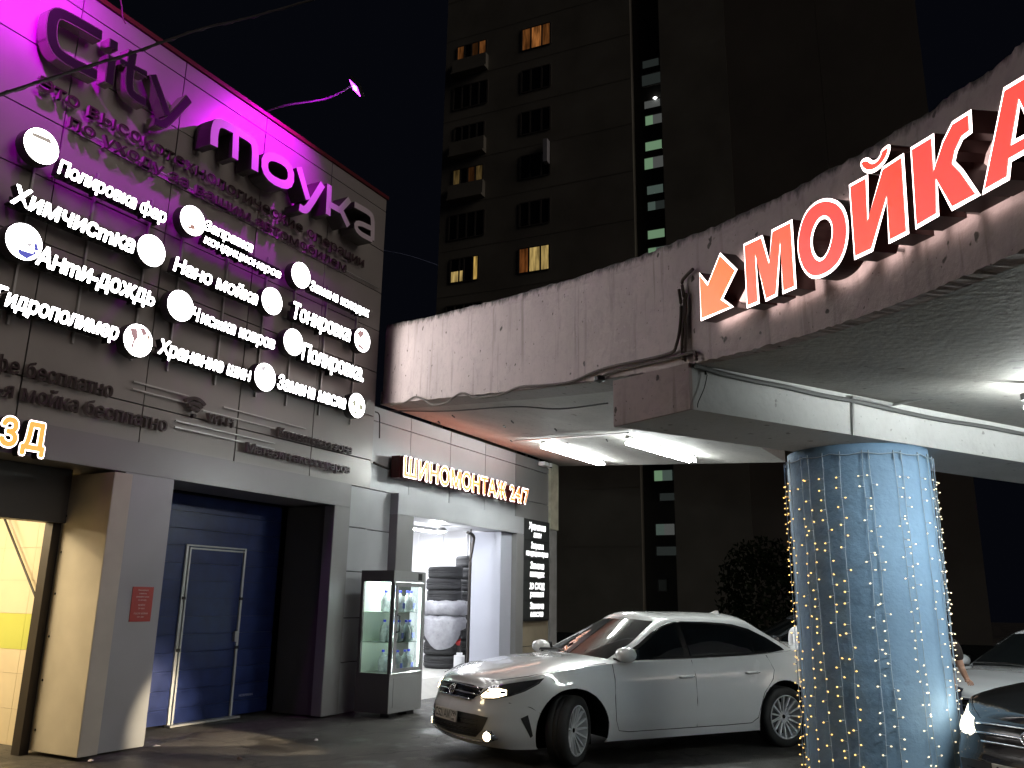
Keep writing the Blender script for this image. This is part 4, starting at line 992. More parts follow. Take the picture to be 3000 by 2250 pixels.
# ================================================================== FLOOD LIGHTS
def flood(P, tgt, e, lab, wallx, cone=118):
    P = Vector(P); r = thing('flood_light', lab, 'lamp', tuple(P), 'purple flood lights on roof arms')
    d = (Vector(tgt)-P).normalized(); q = d.to_track_quat('-Z', 'Y').to_matrix().to_4x4(); M = Matrix.Translation(P) @ q
    b = MB(); b.box(-.15,.15,-.11,.11,0,.06, M=M); b.obj('housing', M_black, r, bevel=.008)
    b = MB(); b.box(-.12,.12,-.085,.085,-.004,-.001, M=M); b.obj('lit_glass', mat('purple lit glass', (.3,.05,.4), .3, emit=(.62,.05,1), es=9), r)
    b = MB(); b.box(-.03,.03,-.02,.02,-.009,-.005, M=M); b.obj('led_chip', mat('purple led chip', (.3,.05,.4), .3, emit=(1,.55,1), es=60), r)
    b = MB(); b.tube(smooth_pts([P+Vector((-.02,.05,.04)), Vector((wallx-.1, 7.75, P.z-.10)), Vector((wallx-.5, 8.2, P.z-.32)), Vector((wallx-.62, 8.5, 8.5))]), .014, 6); b.obj('arm', mat('steel arm', (.12,.12,.13), .5, .5), r)
    lamp('flood_beam', 'SPOT', P+d*.03, e, (.66,.0,.84), r, target=tgt, spot_size=math.radians(cone), spot_blend=1.0, shadow_soft_size=.12)
flood((8.47, 7.30, 8.93), (7.9, 8.45, 7.7), 620, 'purple flood light on a thin roof arm over the name sign', 8.47, 112)
flood((3.75, 7.35, 8.6), (4.5, 8.45, 7.9), 900, 'purple flood light on a roof arm beyond the photo edge', 3.75, 98)

# overhead cables
b = MB(); cpts = [(-120,322),(0,278),(130,235),(271,190),(380,158),(488,119),(600,82),(705,58),(814,28),(930,-6),(1060,-45)]
P = [onY(u, v, 6.6+ .0009*(u)) for u, v in cpts]; P = [P[0]+(P[0]-P[2])*6+Vector((0,0,.8)), P[0]+(P[0]-P[2])*2] + P + [P[-1]+(P[-1]-P[-3])*4]
b.tube(smooth_pts(P, 5), .015, 6); b.tube([p+Vector((0,.03,.02*math.sin(i*1.7))) for i, p in enumerate(smooth_pts(P, 5))], .010, 5)
tag(b.obj('overhead_cable', M_cable), 'twisted black overhead cable crossing before the name sign', 'cable')
b = MB(); b.tube(smooth_pts([onY(*q, 8.0) for q in ((350,-20),(357,20),(360,50),(368,70))]), .008, 5); tag(b.obj('overhead_cable', mat('dusty cable', (.09,.07,.055), .7)), 'short thin wire dangling over the roof edge', 'cable')
b = MB(); b.tube(smooth_pts([on(u, v, (1,0,0), 30) for u, v in ((1040,720),(1130,735),(1200,750),(1280,776))]), .02, 4); tag(b.obj('overhead_cable', mat('pale distant cable', (.25,.3,.5), .6)), 'thin pale cable against the dark sky beside the flats', 'cable')

# ================================================================== APARTMENT BLOCKS
aA = math.radians(94); d0 = ray(1530, 1000); d0 = Vector((d0.x, d0.y, 0)).normalized()*43
an = Vector((math.sin(aA), -math.cos(aA), 0)); at_ = Vector((math.cos(aA), math.sin(aA), 0))   # normal, direction (to the photo left)
if an.dot(CAMP-d0) < 0: an = -an
AD = an.dot(d0)
def AP(u, v): p = on(u, v, an, AD); return ((p-d0).dot(at_), p.z)
def A3(a, z, o=0): return d0 + at_*a + Vector((0,0,z)) + an*o
def abox(b, a0, a1, z0, z1, o0, o1, mi=0):
    c8 = [A3(a0,z0,o0),A3(a1,z0,o0),A3(a1,z0,o1),A3(a0,z0,o1),A3(a0,z1,o0),A3(a1,z1,o0),A3(a1,z1,o1),A3(a0,z1,o1)]
    b.add(c8, [(0,3,2,1),(4,5,6,7),(0,1,5,4),(1,2,6,5),(2,3,7,6),(3,0,4,7)], mi)
aL = AP(1306, 200)[0]; aR = AP(2140, 400)[0]
apt = thing('apartment_block', 'tall dark apartment block with few lit windows and green stairwell strip', 'building', tuple(A3((aL+aR)/2, 0)))
s0, s1_ = AP(1868, 700)[0], AP(1942, 700)[0]     # stairwell strip
TOP = 44.0
b = MB(); abox(b, s0+.15, aL, 0, TOP, -12, 0); b.obj('wall', M_aptwall, apt)
b = MB(); abox(b, aR, s1_-.15, 0, TOP, -12, 0); b.obj('wall', M_aptwall, apt)
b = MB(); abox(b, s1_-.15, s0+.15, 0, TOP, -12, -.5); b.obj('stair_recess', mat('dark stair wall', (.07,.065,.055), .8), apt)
# horizontal panel seams as recessed bands
fl0 = 19.72 - 2.8*6
for k in range(0, 15):
    b = MB(); z = fl0 + 2.8*k - 1.45
    if z < .3: continue
    abox(b, s0+.15, aL, z-.03, z+.03, .0, .012); b.obj('panel_seam', mat('seam', (.235,.22,.185), .9), apt)
def emitmat(nm, c, e):
    if nm in MATS: return MATS[nm]
    m = mat(nm, tuple(v*.3 for v in c), .5, emit=c, es=e)
    if 'amber' in nm or 'yellow' in nm or 'red' in nm:      # uneven light through curtain folds
        nt = m.node_tree; N = nt.nodes.new; geo = N('ShaderNodeNewGeometry'); mp_ = N('ShaderNodeMapping'); mp_.inputs['Scale'].default_value = (3.5, 3.5, .5)
        n = N('ShaderNodeTexNoise'); n.inputs['Scale'].default_value = 1.6; n.inputs['Detail'].default_value = 3; r = N('ShaderNodeMapRange')
        r.inputs[1].default_value = .35; r.inputs[2].default_value = .65; r.inputs[3].default_value = e*.25; r.inputs[4].default_value = e*1.25
        nt.links.new(geo.outputs['Position'], mp_.inputs[0]); nt.links.new(mp_.outputs[0], n.inputs['Vector']); nt.links.new(n.outputs[0], r.inputs[0]); nt.links.new(r.outputs[0], nt.nodes['Principled BSDF'].inputs['Emission Strength'])
    return m
def window(a0, a1, z0, z1, panes, mats_, nm='window'):
    w_ = MB(); t_ = .06
    abox(w_, a0, a1, z0, z0+t_, -.02, .05); abox(w_, a0, a1, z1-t_, z1, -.02, .05)
    n = len(panes); xs_ = [a0 + (a1-a0)*sum(panes[:i])/sum(panes) for i in range(n+1)]
    for x in xs_: abox(w_, x-.05, x+.05, z0+t_, z1-t_, -.02, .05)
    f = w_.obj(nm, mat('window frame', (.10,.09,.08), .6), apt)
    for i in range(n):
        p = MB(); abox(p, xs_[i]+.05, xs_[i+1]-.05, z0+t_, z1-t_, .012, .022); q = p.obj('pane', mats_[i % len(mats_)]); q.parent = f; q.matrix_parent_inverse = Matrix.Identity(4)
W_OR = emitmat('amber window', (1,.36,.09), .33); W_OR2 = emitmat('dim amber window', (.8,.28,.07), .12); W_YE = emitmat('yellow window', (.95,.66,.22), .42); W_RD = emitmat('reddish window', (.8,.25,.06), .16); W_DIM = emitmat('dim yellow window', (.7,.45,.15), .10)
for k, zc in enumerate((33.7, 30.9, 28.15, 25.35, 22.45, 19.7, 16.9, 14.1, 11.3, 8.5, 5.7)):
    aL2, aR2 = AP(1523, 600)[0], AP(1611, 600)[0]
    m = {0: [W_OR2, W_OR, W_OR2], 5: [W_RD, W_YE, W_YE]}.get(k, [M_aptdark])
    window(aR2, aL2, zc-.75, zc+.75, [1,1.3,1.1], list(reversed(m)))
    a0, a1 = AP(1420, 600)[0], AP(1318, 600)[0]
    if k in (0, 2, 3):         # loggias with a rail panel
        lg = MB(); abox(lg, a0, a1, zc-1.25, zc-.35, .0, .35); abox(lg, a0, a1, zc-1.35, zc-1.25, 0, .5); lg.obj('balcony', M_aptwall, apt)
        m2 = {0: [W_OR2, emitmat('dark amber', (.8,.3,.08), .03), M_aptdark], 3: [W_DIM, emitmat('dark amber', (.8,.3,.08), .03), M_aptdark]}.get(k, [M_aptdark])
        window(a0+.15, a1-.15, zc-.3, zc+.8, [1,1,1,1], m2)
    elif k == 5:
        window(a0+.3, a1-.2, zc-.7, zc+.8, [.6,1,.5,1], [emitmat('yellow slit', (.95,.6,.15), .5), M_aptdark, M_aptdark, M_aptdark])
        b = MB(); abox(b, a0+1.2, a0+2.0, zc-.62, zc+.0, .03, .04); b.obj('lit_opening', W_YE, apt)
    else:
        window(a0, a1, zc-.8, zc+.8, [1,1,1,1], [M_aptdark])
G1 = emitmat('green stair window', (.42,.72,.42), .30); G2 = emitmat('grey green stair window', (.30,.42,.36), .17); G3 = emitmat('dim stair window', (.25,.30,.28), .06); G4 = emitmat('grey stair window', (.38,.40,.38), .16)
def stair_window(u0, v0, u1, v1, mm):
    a1, z1 = AP(u0, v0); a0, z0 = AP(u1, v1)
    z1_ = AP((u0+u1)/2, v0+6)[1]; z0_ = AP((u0+u1)/2, v1-6)[1]
    w_ = MB(); abox(w_, a0, a1, z0_-.05, z0_, -.49, -.40); abox(w_, a0, a1, z1_, z1_+.05, -.49, -.40); abox(w_, a0, a0+.05, z0_-.05, z1_+.05, -.488, -.402); abox(w_, a1-.05, a1, z0_-.05, z1_+.05, -.488, -.402)
    f = w_.obj('stair_window', mat('window frame', (.10,.09,.08), .6), apt)
    xs_ = [a0, a0+(a1-a0)*.55, a1] if len(mm) == 2 else [a0, a1]
    for i in range(len(xs_)-1):
        p = MB(); abox(p, xs_[i], xs_[i+1], z0_, z1_, -.48, -.46); q = p.obj('pane', mm[i]); q.parent = f; q.matrix_parent_inverse = Matrix.Identity(4)
Z5 = lambda x, y: (1200+x*.5426, y*.5426)
Z6 = lambda x, y: (1500+x*.4069, 1250+y*.4069)
for (x0, y0, x1, y1, mm) in ((1240,285,1340,350,[G3]),(1236,362,1350,445,[G3]),(1250,505,1348,570,[G4]),(1255,585,1358,660,[G4,G1]),(1255,728,1357,800,[G1]),(1250,815,1365,900,[G4,G1]),(1264,968,1364,1038,[G2]),(1268,1055,1372,1125,[G3,G2]),(1268,1210,1372,1280,[G1]),(1270,1305,1378,1378,[G2,G1])):
    (u0, v0), (u1, v1) = Z5(x0, y0), Z5(x1, y1); stair_window(u0, v0, u1, v1, mm)
for (x0, y0, x1, y1, mm) in ((998,290,1148,396,[G2,G1]),(1038,456,1165,540,[G3]),(1010,680,1164,790,[G4,G2]),(1015,845,1178,938,[G3]),(1028,1085,1105,1195,[emitmat('faint stair window', (.2,.22,.2), .02)])):
    (u0, v0), (u1, v1) = Z6(x0, y0), Z6(x1, y1); stair_window(u0, v0, u1, v1, mm)
b = MB(); c_ = AP(1914, 276); b.lathe([(.001,-.1),(.12,0),(.001,.1)], n=12, c=A3(c_[0], c_[1], -.38)); b.obj('stair_lamp', emitmat('stair lamp', (1,1,1), 3), apt)
b = MB(); abox(b, AP(1612,500)[0], AP(1600,500)[0], 25.2, 26.6, .1, .5); b.obj('air_conditioner', mat('pale unit', (.5,.5,.55), .5), apt)
wing = thing('apartment_block', 'nearly black lower apartment wing behind and right of the stairwell tower', 'building', tuple(A3(aR-6, 0, -6)))
b = MB(); abox(b, aR-4.5, aR-.02, 0, TOP-2, -14, -.03); b.obj('wall', mat('dark brown block wall', (.19,.17,.145), .9, var=.2, vs=.3), wing)
b = MB(); abox(b, aR-9, aR-4.52, 0, 33.5, -16, -.06); b.obj('lower_wall', mat('dark brown block wall', (.24,.17,.12), .9), wing)
# low dark fence behind the yard and a bush
b = MB(); abox(b, aR-10, aL+4, 0, .95, 20, 20.15)
fo = b.obj('yard_fence', mat('black fence sheet', (.006,.006,.006), 1.0, spec=0)); tag(fo, 'low black fence at the back of the yard', 'fence')
tr_ = thing('bush', 'large black leafy bush left of the blue column', 'bush', tuple(onZ(2240, 1900, 0)))
bc = onX(2240, 1750, 24.0)
b = MB()
for i in range(2600):
    u_ = Vector((random.gauss(0,1), random.gauss(0,1), random.gauss(0,1))).normalized()*random.uniform(.55,1)
    p = Vector((bc.x+u_.x*1.2, bc.y+u_.y*1.35, 1.75+u_.z*1.75 + .15*math.sin(u_.x*9)))
    a_ = Vector((random.gauss(0,1), random.gauss(0,1), random.gauss(0,1))).normalized()*.09; c2 = a_.orthogonal().normalized()*.05
    b.add([p-a_, p+c2, p+a_, p-c2], [(0,1,2,3)])
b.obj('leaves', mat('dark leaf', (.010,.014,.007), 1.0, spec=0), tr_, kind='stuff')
b = MB(); b.tube([(bc.x, bc.y, 0), (bc.x+.05, bc.y, 1.2), (bc.x-.1, bc.y+.1, 2.3)], [.09,.06,.03], 8); b.obj('trunk', mat('bark', (.05,.04,.03), .9), tr_)
tr_.location = (bc.x, bc.y, 0); ROOTLOC[tr_.name] = Vector((bc.x, bc.y, 0))
for ch in list(tr_.children): ch.matrix_parent_inverse = Matrix.Translation(-Vector((bc.x, bc.y, 0)))

# ================================================================== CARS
def lerp_tab(tab, x):
    if x <= tab[0][0]: return tab[0][1]
    for (a, va), (b_, vb) in zip(tab, tab[1:]):
        if x <= b_:
            t = (x-a)/(b_-a); return va+(vb-va)*t
    return tab[-1][1]
def smooth_tab(tab, x):
    return (lerp_tab(tab, x-.06)+lerp_tab(tab, x)*2+lerp_tab(tab, x+.06))/4
OUT = smooth_pts([(.02,0,0),(.035,.25,0),(.085,.50,0),(.19,.69,0),(.38,.81,0),(.68,.872,0),(1.1,.898,0),(1.8,.908,0),(2.6,.91,0),(3.3,.906,0),(3.9,.888,0),(4.3,.852,0),(4.58,.775,0),(4.73,.62,0),(4.80,.35,0),(4.82,0,0)], 14)
_sl = [0]
for i in range(1, len(OUT)): _sl.append(_sl[-1]+(OUT[i]-OUT[i-1]).length)
SL = _sl[-1]
def C(s):
    s = max(0, min(SL, s)); lo = 0
    import bisect
    i = min(len(OUT)-2, max(0, bisect.bisect_right(_sl, s)-1)); t = (s-_sl[i])/(_sl[i+1]-_sl[i]); p = OUT[i].lerp(OUT[i+1], t)
    d = (OUT[min(i+2, len(OUT)-1)]-OUT[max(i-1, 0)]).normalized(); return p, Vector((-d.y, d.x, 0)) # outward normal for +y side
def s_at_x(x):
    for i in range(len(OUT)-1):
        if OUT[i+1].x >= x: return _sl[i]+(x-OUT[i].x)/max(1e-6, (OUT[i+1].x-OUT[i].x))*(_sl[i+1]-_sl[i])
    return SL
ZSH = [(0.0,.745),(.10,.752),(.2,.775),(.38,.815),(.7,.875),(1.1,.925),(1.5,.955),(2.4,.975),(3.4,1.0),(4.0,1.035),(4.5,1.075),(4.82,1.09)]
def zsh(x): return smooth_tab(ZSH, x)
ZBT = [(0,.19),(.35,.165),(.8,.17),(1.4,.20),(3.2,.20),(4.2,.22),(4.82,.27)]
SIDE = [(.15,.075),(.22,.035),(.30,.012),(.42,.004),(.60,.0),(.70,.004),(.80,.016),(.88,.036),(.95,.065),(1.0,.10),(1.08,.14)]
FRONT = [(.15,.11),(.24,.03),(.34,.0),(.50,.01),(.56,.035),(.62,.05),(.70,.075),(.75,.13),(.8,.17)]
REAR = [(.22,.10),(.32,.02),(.5,.0),(.62,.01),(.75,.05),(.95,.075),(1.04,.09),(1.09,.11)]
def inset_(x, z):
    fs = smooth_tab(SIDE, z)
    wf = max(0, min(1, (.55-x)/.45)); wr = max(0, min(1, (x-4.35)/.4))
    v = fs*(1-wf)*(1-wr) + lerp_tab(FRONT, z)*wf + lerp_tab(REAR, z)*wr
    # flare round the wheel arches, and a crease along the doors
    for wx in (.95, 3.725):
        r = math.hypot(x-wx, z-.34); v -= .014*math.exp(-((r-.40)/.06)**2)*(1 if z > .2 else 0)
    if .9 < x < 4.2: v += -.006*math.exp(-((z-.80-.02*(x-2))/.03)**2) + .008*math.exp(-((z-.30)/.05)**2)
    return v
def PB(s, z, off=0, sgn=1):
    p, n = C(s); d = inset_(p.x, z) - off; q = p - n*d
    return Vector((q.x, q.y*sgn, z))
def car_sheet(pts_fn, us_, vs_, keep=None, snap=None):
    """grid sheet with faces dropped where keep() is false"""
    V = {}; out = []; F = []
    for i, u in enumerate(us_):
        for j, v in enumerate(vs_): V[i, j] = pts_fn(u, v)
    return V
WHX = (.95, 3.725); WHR = .345; WZ = .325
def zlev(s, k, n):
    x = C(s)[0].x; zb = smooth_tab(ZBT, x); zt = zsh(x); return zb+(zt-zb)*k/n
def patch(fn, poly, step, off, name, mats, parent, smooth=True, both=False, kind=None, label=None, sgn=None):
    """region of a surface: outline poly in (a,b) parameters, filled with a fine triangulation and mapped by fn(a,b,off)"""
    P2 = []
    n = len(poly)
    for i in range(n):
        a_, c_ = Vector(poly[i]), Vector(poly[(i+1) % n]); k = max(1, int((c_-a_).length/step))
        P2 += [a_.lerp(c_, t/k) for t in range(k)]
    nb = len(P2); xs_ = [p.x for p in P2]; ys_ = [p.y for p in P2]
    def inside(q):
        c = False; j = nb-1
        for i in range(nb):
            if (P2[i].y > q.y) != (P2[j].y > q.y) and q.x < (P2[j].x-P2[i].x)*(q.y-P2[i].y)/(P2[j].y-P2[i].y)+P2[i].x: c = not c
            j = i
        return c
    inn = []; x = min(xs_)+step*.5
    while x < max(xs_):
        y = min(ys_)+step*.5
        while y < max(ys_):
            q = Vector((x, y))
            if inside(q) and min((q-p).length for p in P2) > step*.45: inn.append(q)
            y += step
        x += step
    vv, ee, ff, *_ = geometry.delaunay_2d_cdt(P2+inn, [(i, (i+1) % nb) for i in range(nb)], [], 1, 1e-6)
    b = MB(); b.v = [tuple(fn(v.x, v.y, off)) for v in vv]; b.f = [tuple(f) for f in ff]; b.m = [0]*len(b.f)
    # short skirt so the piece has thickness
    sk = [tuple(fn(v.x, v.y, off-.012)) for v in P2]; o = len(b.v); b.v += [tuple(fn(v.x, v.y, off)) for v in P2]+sk
    b.f += [(o+i, o+(i+1) % nb, o+nb+(i+1) % nb, o+nb+i) for i in range(nb)]; b.m += [0]*nb
    ob = b.obj(name, mats, parent, smooth=False, kind=kind)
    if smooth:
        for p in ob.data.polygons[:len(ff)]: p.use_smooth = True
    if label: ob['label'] = label
    return ob
# greenhouse
def gh_outline(t):
    """half outline (y>=0) from windscreen centre to rear window centre at level t"""
    xf = 1.18+.955*t; xr = 4.56-.86*t; w_ = .795-.215*t-.03*t*(1-t)*-1
    bow = .16-.05*t; br = .12
    mid = .5*(xf+xr)
    P = [(xf,0),(xf+.015,.3*w_),(xf+.05,.6*w_),(xf+bow,.88*w_),(xf+bow+.12,.985*w_),(xf+.55,w_+.012),(mid,w_+.028),(xr-.6,w_+.006),(xr-br-.16,.975*w_),(xr-br,.88*w_),(xr-.04,.6*w_),(xr-.01,.3*w_),(xr,0)]
    S = rnd(P, 2); V = [Vector(p) for p in S]
    l = [0]
    for i in range(1, len(V)): l.append(l[-1]+(V[i]-V[i-1]).length)
    return V
def gz(x, t):
    zb_ = .90; zr_ = 1.385 - .03*max(0, (x-2.9))**1.5 - .035*max(0, 2.35-x); return zb_+(zr_-zb_)*t
_gc = {}
def gh(t):
    k = round(t, 3)
    if k not in _gc: _gc[k] = gh_outline(k)
    return _gc[k]
def tlev(x, z): return (z-.90)/(gz(x, 1)-.90)
def side_y(x, z, off=0, sgn=1):
    t = max(0, min(1.0, tlev(x, z))); O = gh(t); n = len(O)
    best = None
    for i in range(n-1):
        a_, c_ = O[i], O[i+1]
        if min(a_.x, c_.x)-1e-6 <= x <= max(a_.x, c_.x)+1e-6 and max(a_.y, c_.y) > .45 and abs(c_.x-a_.x) > 1e-6:
            y = a_.y+(c_.y-a_.y)*(x-a_.x)/(c_.x-a_.x)
            if best is None or y > best: best = y
    if best is None: best = max(p.y for p in O)*.9
    return Vector((x, (best+off)*sgn, z+off*.3))
def screen_x(y, t, off=0, rear=False):
    O = gh(max(0, min(1, t))); ya = abs(y); rng = range(len(O)-1) if not rear else range(len(O)-2, -1, -1)
    for i in rng:
        a_, c_ = O[i], O[i+1]
        if min(a_.y, c_.y)-1e-6 <= ya <= max(a_.y, c_.y)+1e-6 and abs(c_.y-a_.y) > 1e-6:
            x = a_.x+(c_.x-a_.x)*(ya-a_.y)/(c_.y-a_.y); break
    else: x = O[len(O)//2].x
    z = gz(x, t); o_ = -off if not rear else off
    return Vector((x+o_*.6, y, z+off*.8))

_paint = {}
def car_mats(key, col, rough=.16):
    m = mat('paint '+key, col, rough+.08, 0, coat=1.0, bump=.015, bs=180); return m
M_cg = mat('dark car glass', (.006,.008,.009), .03, coat=.5); M_trim = mat('black gloss trim', (.012,.012,.012), .15)
M_chrome = mat('chrome', (.75,.75,.77), .08, 1); M_wheelw = mat('white painted rim', (.62,.63,.64), .3)
M_rubber2 = mat('car tyre', (.018,.018,.018), .7, bump=.2, bs=60); M_arch = mat('wheel arch black', (.008,.008,.008), .9)
M_headl = mat('headlamp lens', (.22,.22,.23), .05, .8); M_beaml = mat('lit headlamp', (1,.9,.7), .2, emit=(1,.80,.46), es=12); M_beamh = mat('very bright headlamp', (1,.95,.8), .2, emit=(1,.92,.72), es=7)
M_rotor = mat('brake disc', (.2,.2,.2), .4, .8)
def rot_loft(M, prof, b, n=40, mi=0): b.lathe(prof, n=n, M=M, cap=False, mi=mi)
def wheel(parent, x, y, sgn, steer, rim, simple=False):
    """wheel centred on the axle; sgn=+1 is the car's right-hand local +y side"""
    Mw = Matrix.Translation((x, y, WZ)) @ Matrix.Rotation(steer, 4, 'Z') @ Matrix.Rotation(-math.pi/2*sgn, 4, 'X')
    # local z of the lathe points outwards
    b = MB(); b.lathe([(.235,-.10),(.30,-.108),(.322,-.095),(.330,-.06),(.331,-.03),(.325,-.028),(.325,-.022),(.331,-.02),(.331,.02),(.325,.022),(.325,.028),(.331,.03),(.330,.06),(.322,.095),(.30,.108),(.255,.112),(.238,.098)], n=48, M=Mw, cap=False)
    w_ = b.obj('wheel', M_rubber2, parent, smooth=True)
    r = MB(); r.lathe([(.238,.098),(.232,.104),(.224,.10),(.222,.07),(.215,-.08),(.236,-.10)], n=48, M=Mw, cap=False)
    r.lathe([(.0,.02),(.05,.02),(.052,.035),(.035,.052),(.0,.055)], n=20, M=Mw, cap=False)
    ns = 15
    for k in range(ns):
        a = 2*math.pi*k/ns
        for sp_ in ((-.035, .012),) :
            Mk = Mw @ Matrix.Rotation(a, 4, 'Z')
            r.add([Mk @ Vector(q) for q in ((.035,-.011,.030),(.035,.011,.030),(.035,.011,.052),(.035,-.011,.052),(.224,-.0085,.070),(.224,.0085,.070),(.224,.0085,.098),(.224,-.0085,.098))], [(0,1,2,3),(4,7,6,5),(0,4,5,1),(1,5,6,2),(2,6,7,3),(3,7,4,0)])
    ro = r.obj('rim', rim); ro.parent = w_; ro.matrix_parent_inverse = Matrix.Identity(4)
    h = MB(); h.lathe([(.001,.058),(.022,.057),(.024,.05)], n=16, M=Mw, cap=False); ho = h.obj('hub_cap', M_trim); ho.parent = w_; ho.matrix_parent_inverse = Matrix.Identity(4)
    d_ = MB(); d_.lathe([(.001,.0),(.15,.0),(.15,-.02)], n=28, M=Mw, cap=False); d_.lathe([(.001,-.06),(.218,-.06)], n=28, M=Mw, cap=False, mi=1); do = d_.obj('brake_disc', [M_rotor, M_arch]); do.parent = w_; do.matrix_parent_inverse = Matrix.Identity(4)
def build_car(label, paint, pos, heading, scale=.955, steer=0.0, plate=None, lights='low', group=None, rim=None, detail=True):
    r = thing('parked_car', label, 'car', pos, group, rot=(0,0,heading), scale=scale)
    # local frame: x from nose (0) to tail (4.82); the thing's origin lies at the nose on the ground
    rim = rim or M_wheelw
    NSg = 200; NZg = 16
    sx_ = [SL*i/NSg for i in range(NSg+1)]
    doors = [(1.44, 2.46, 'front_door'), (2.465, 3.40, 'rear_door')]
    for sgn in (1, -1):
        V = [[PB(s, zlev(s, k, NZg), 0, sgn) for k in range(NZg+1)] for s in sx_]
        # snap the arch outline
        for i in range(NSg+1):
            for k in range(NZg+1):
                p = V[i][k]
                for wx in WHX:
                    dx, dz_ = p.x-wx, p.z-WZ; rr = math.hypot(dx, dz_)
                    if .40-.045 < rr < .40 and p.z > .2: 
                        f = .40/max(rr,1e-4); p.x = wx+dx*f; p.z = WZ+dz_*f
        groups = {'body': ([], []), 'front_door': ([], []), 'rear_door': ([], [])}
        fcs = {'body': [], 'front_door': [], 'rear_door': []}
        for i in range(NSg):
            for k in range(NZg):
                c_ = (V[i][k]+V[i+1][k]+V[i+1][k+1]+V[i][k+1])/4
                if any(math.hypot(c_.x-wx, c_.z-WZ) < .395 for wx in WHX): continue
                g_ = 'body'
                for d0_, d1_, nm in doors:
                    if d0_ < c_.x < d1_ and c_.z > .285 and not (nm == 'rear_door' and math.hypot(c_.x-3.725, c_.z-WZ) < .47): g_ = nm
                fcs[g_].append((i, k))
        # analytic normals
        def nrm(i, k):
            a_ = V[min(i+1,NSg)][k]-V[max(i-1,0)][k]; c_ = V[i][min(k+1,NZg)]-V[i][max(k-1,0)]; n_ = a_.cross(c_); n_.normalize(); n_ = n_*1
            if n_.dot(Vector((V[i][k].x-2.4, V[i][k].y*3, 0))) < 0: n_ = -n_
            return n_
        for nm, fl in fcs.items():
            idx = {}; vs = []; fs = []; ns = []
            for (i, k) in fl:
                q = []
                for (a_, c_) in ((i,k),(i+1,k),(i+1,k+1),(i,k+1)):
                    if (a_, c_) not in idx: idx[a_, c_] = len(vs); vs.append(tuple(V[a_][c_])); ns.append(nrm(a_, c_))
                    q.append(idx[a_, c_])
                fs.append(tuple(reversed(q)) if sgn > 0 else tuple(q))
            if not fs: continue
            nme = nm if nm != 'body' else 'body_side'
            me = bpy.data.meshes.new(nme); me.from_pydata(vs, [], fs); me.update()
            o = mkobj(nme, me, paint, r, smooth=True)
            try: me.normals_split_custom_set_from_vertices([tuple(n) for n in ns])
            except Exception: pass
            if nm != 'body':
                # handle
                hx = (doors[0][1] if nm == 'front_door' else 3.38)-.13; hz = .80 + (.0 if nm == 'front_door' else .02)
                s0_ = s_at_x(hx)
                b = MB(); b.tube([PB(s0_-.09, hz, .004, sgn), PB(s0_-.075, hz, .034, sgn), PB(s0_+.06, hz+.004, .036, sgn), PB(s0_+.08, hz+.004, .004, sgn)], [.012,.014,.014,.012], 8)
                b.tube([PB(s0_+.085, hz+.004, .004, sgn), PB(s0_+.10, hz+.004, .022, sgn), PB(s0_+.12, hz+.004, .004, sgn)], .011, 6)
                h = b.obj('handle', paint, smooth=True); h.parent = o; h.matrix_parent_inverse = Matrix.Identity(4)
        # seams
        b = MB()
        def seam(pts, wd=.0035):
            P = [PB(s_at_x(x), z, .0012, sgn) for x, z in pts]; b = MB(); b.tube(P, wd, 4); b.obj('door_seam', M_trim, r)
        seam([(1.44, zsh(1.44)-.01),(1.435,.80),(1.43,.6),(1.44,.4),(1.48,.30),(1.60,.283)])
        seam([(1.6,.283),(2.0,.283),(2.46,.283),(2.9,.283),(3.22,.287),(3.30,.34),(3.33,.44)])
        seam([(2.462, zsh(2.46)-.01),(2.462,.8),(2.462,.55),(2.462,.285)])
        seam([(3.33,.44),(3.40,.60),(3.55,.74),(3.60,.84),(3.56,zsh(3.56)-.01)])
        seam([(.30,.60),(.50,.56),(.60,.50)], .003)
        seam([(4.45,.50),(4.40,.70),(4.42,.95)], .003)
        # wheel arch lips and inner wells
        for wx in WHX:
            b = MB(); n_ = 24; A = [math.radians(-22+224*k/n_) for k in range(n_+1)]
            A = [a for a in A]
            ring = []
            for a in A:
                x_, z_ = wx+.402*math.cos(a), WZ+.402*math.sin(a)
                if z_ < .19: continue
                ring.append((PB(s_at_x(x_), z_, .002, sgn), PB(s_at_x(x_), z_, -.03, sgn), Vector((x_, .55*sgn, z_))))
            vs = [q for t3 in ring for q in t3]
            b.add(vs, [(i*3+j, (i+1)*3+j, (i+1)*3+j+1, i*3+j+1) for i in range(len(ring)-1) for j in (0,1)], 0)
            b.add([(wx-.45,.5*sgn,.12),(wx+.45,.5*sgn,.12),(wx+.45,.5*sgn,.75),(wx-.45,.5*sgn,.75)], [(0,1,2,3)], 0)
            b.obj('wheel_well', M_arch, r)
        # glass
        fn = lambda x, z, off: side_y(x, z, off, sgn)
        patch(fn, [(1.52,.965),(2.0,.975),(2.6,.985),(3.2,1.0),(3.60,1.02),(3.92,1.045),(3.88,1.085),(3.70,1.19),(3.48,1.285),(3.25,1.335),(2.9,1.358),(2.6,1.365),(2.42,1.352),(2.28,1.325),(2.09,1.245),(1.89,1.13)], .05, .011, 'window_surround', M_trim, r)
        patch(fn, [(1.67,.992),(2.0,.995),(2.41,1.0),(2.41,1.338),(2.31,1.318),(2.14,1.235),(1.95,1.135)], .05, .016, 'front_side_window', M_cg, r)
        patch(fn, [(2.49,1.003),(3.0,1.012),(3.40,1.028),(3.40,1.262),(3.2,1.312),(2.9,1.336),(2.49,1.344)], .05, .016, 'rear_side_window', M_cg, r)
        patch(fn, [(3.44,1.032),(3.6,1.045),(3.82,1.064),(3.66,1.165),(3.44,1.262)], .05, .016, 'quarter_window', M_cg, r)
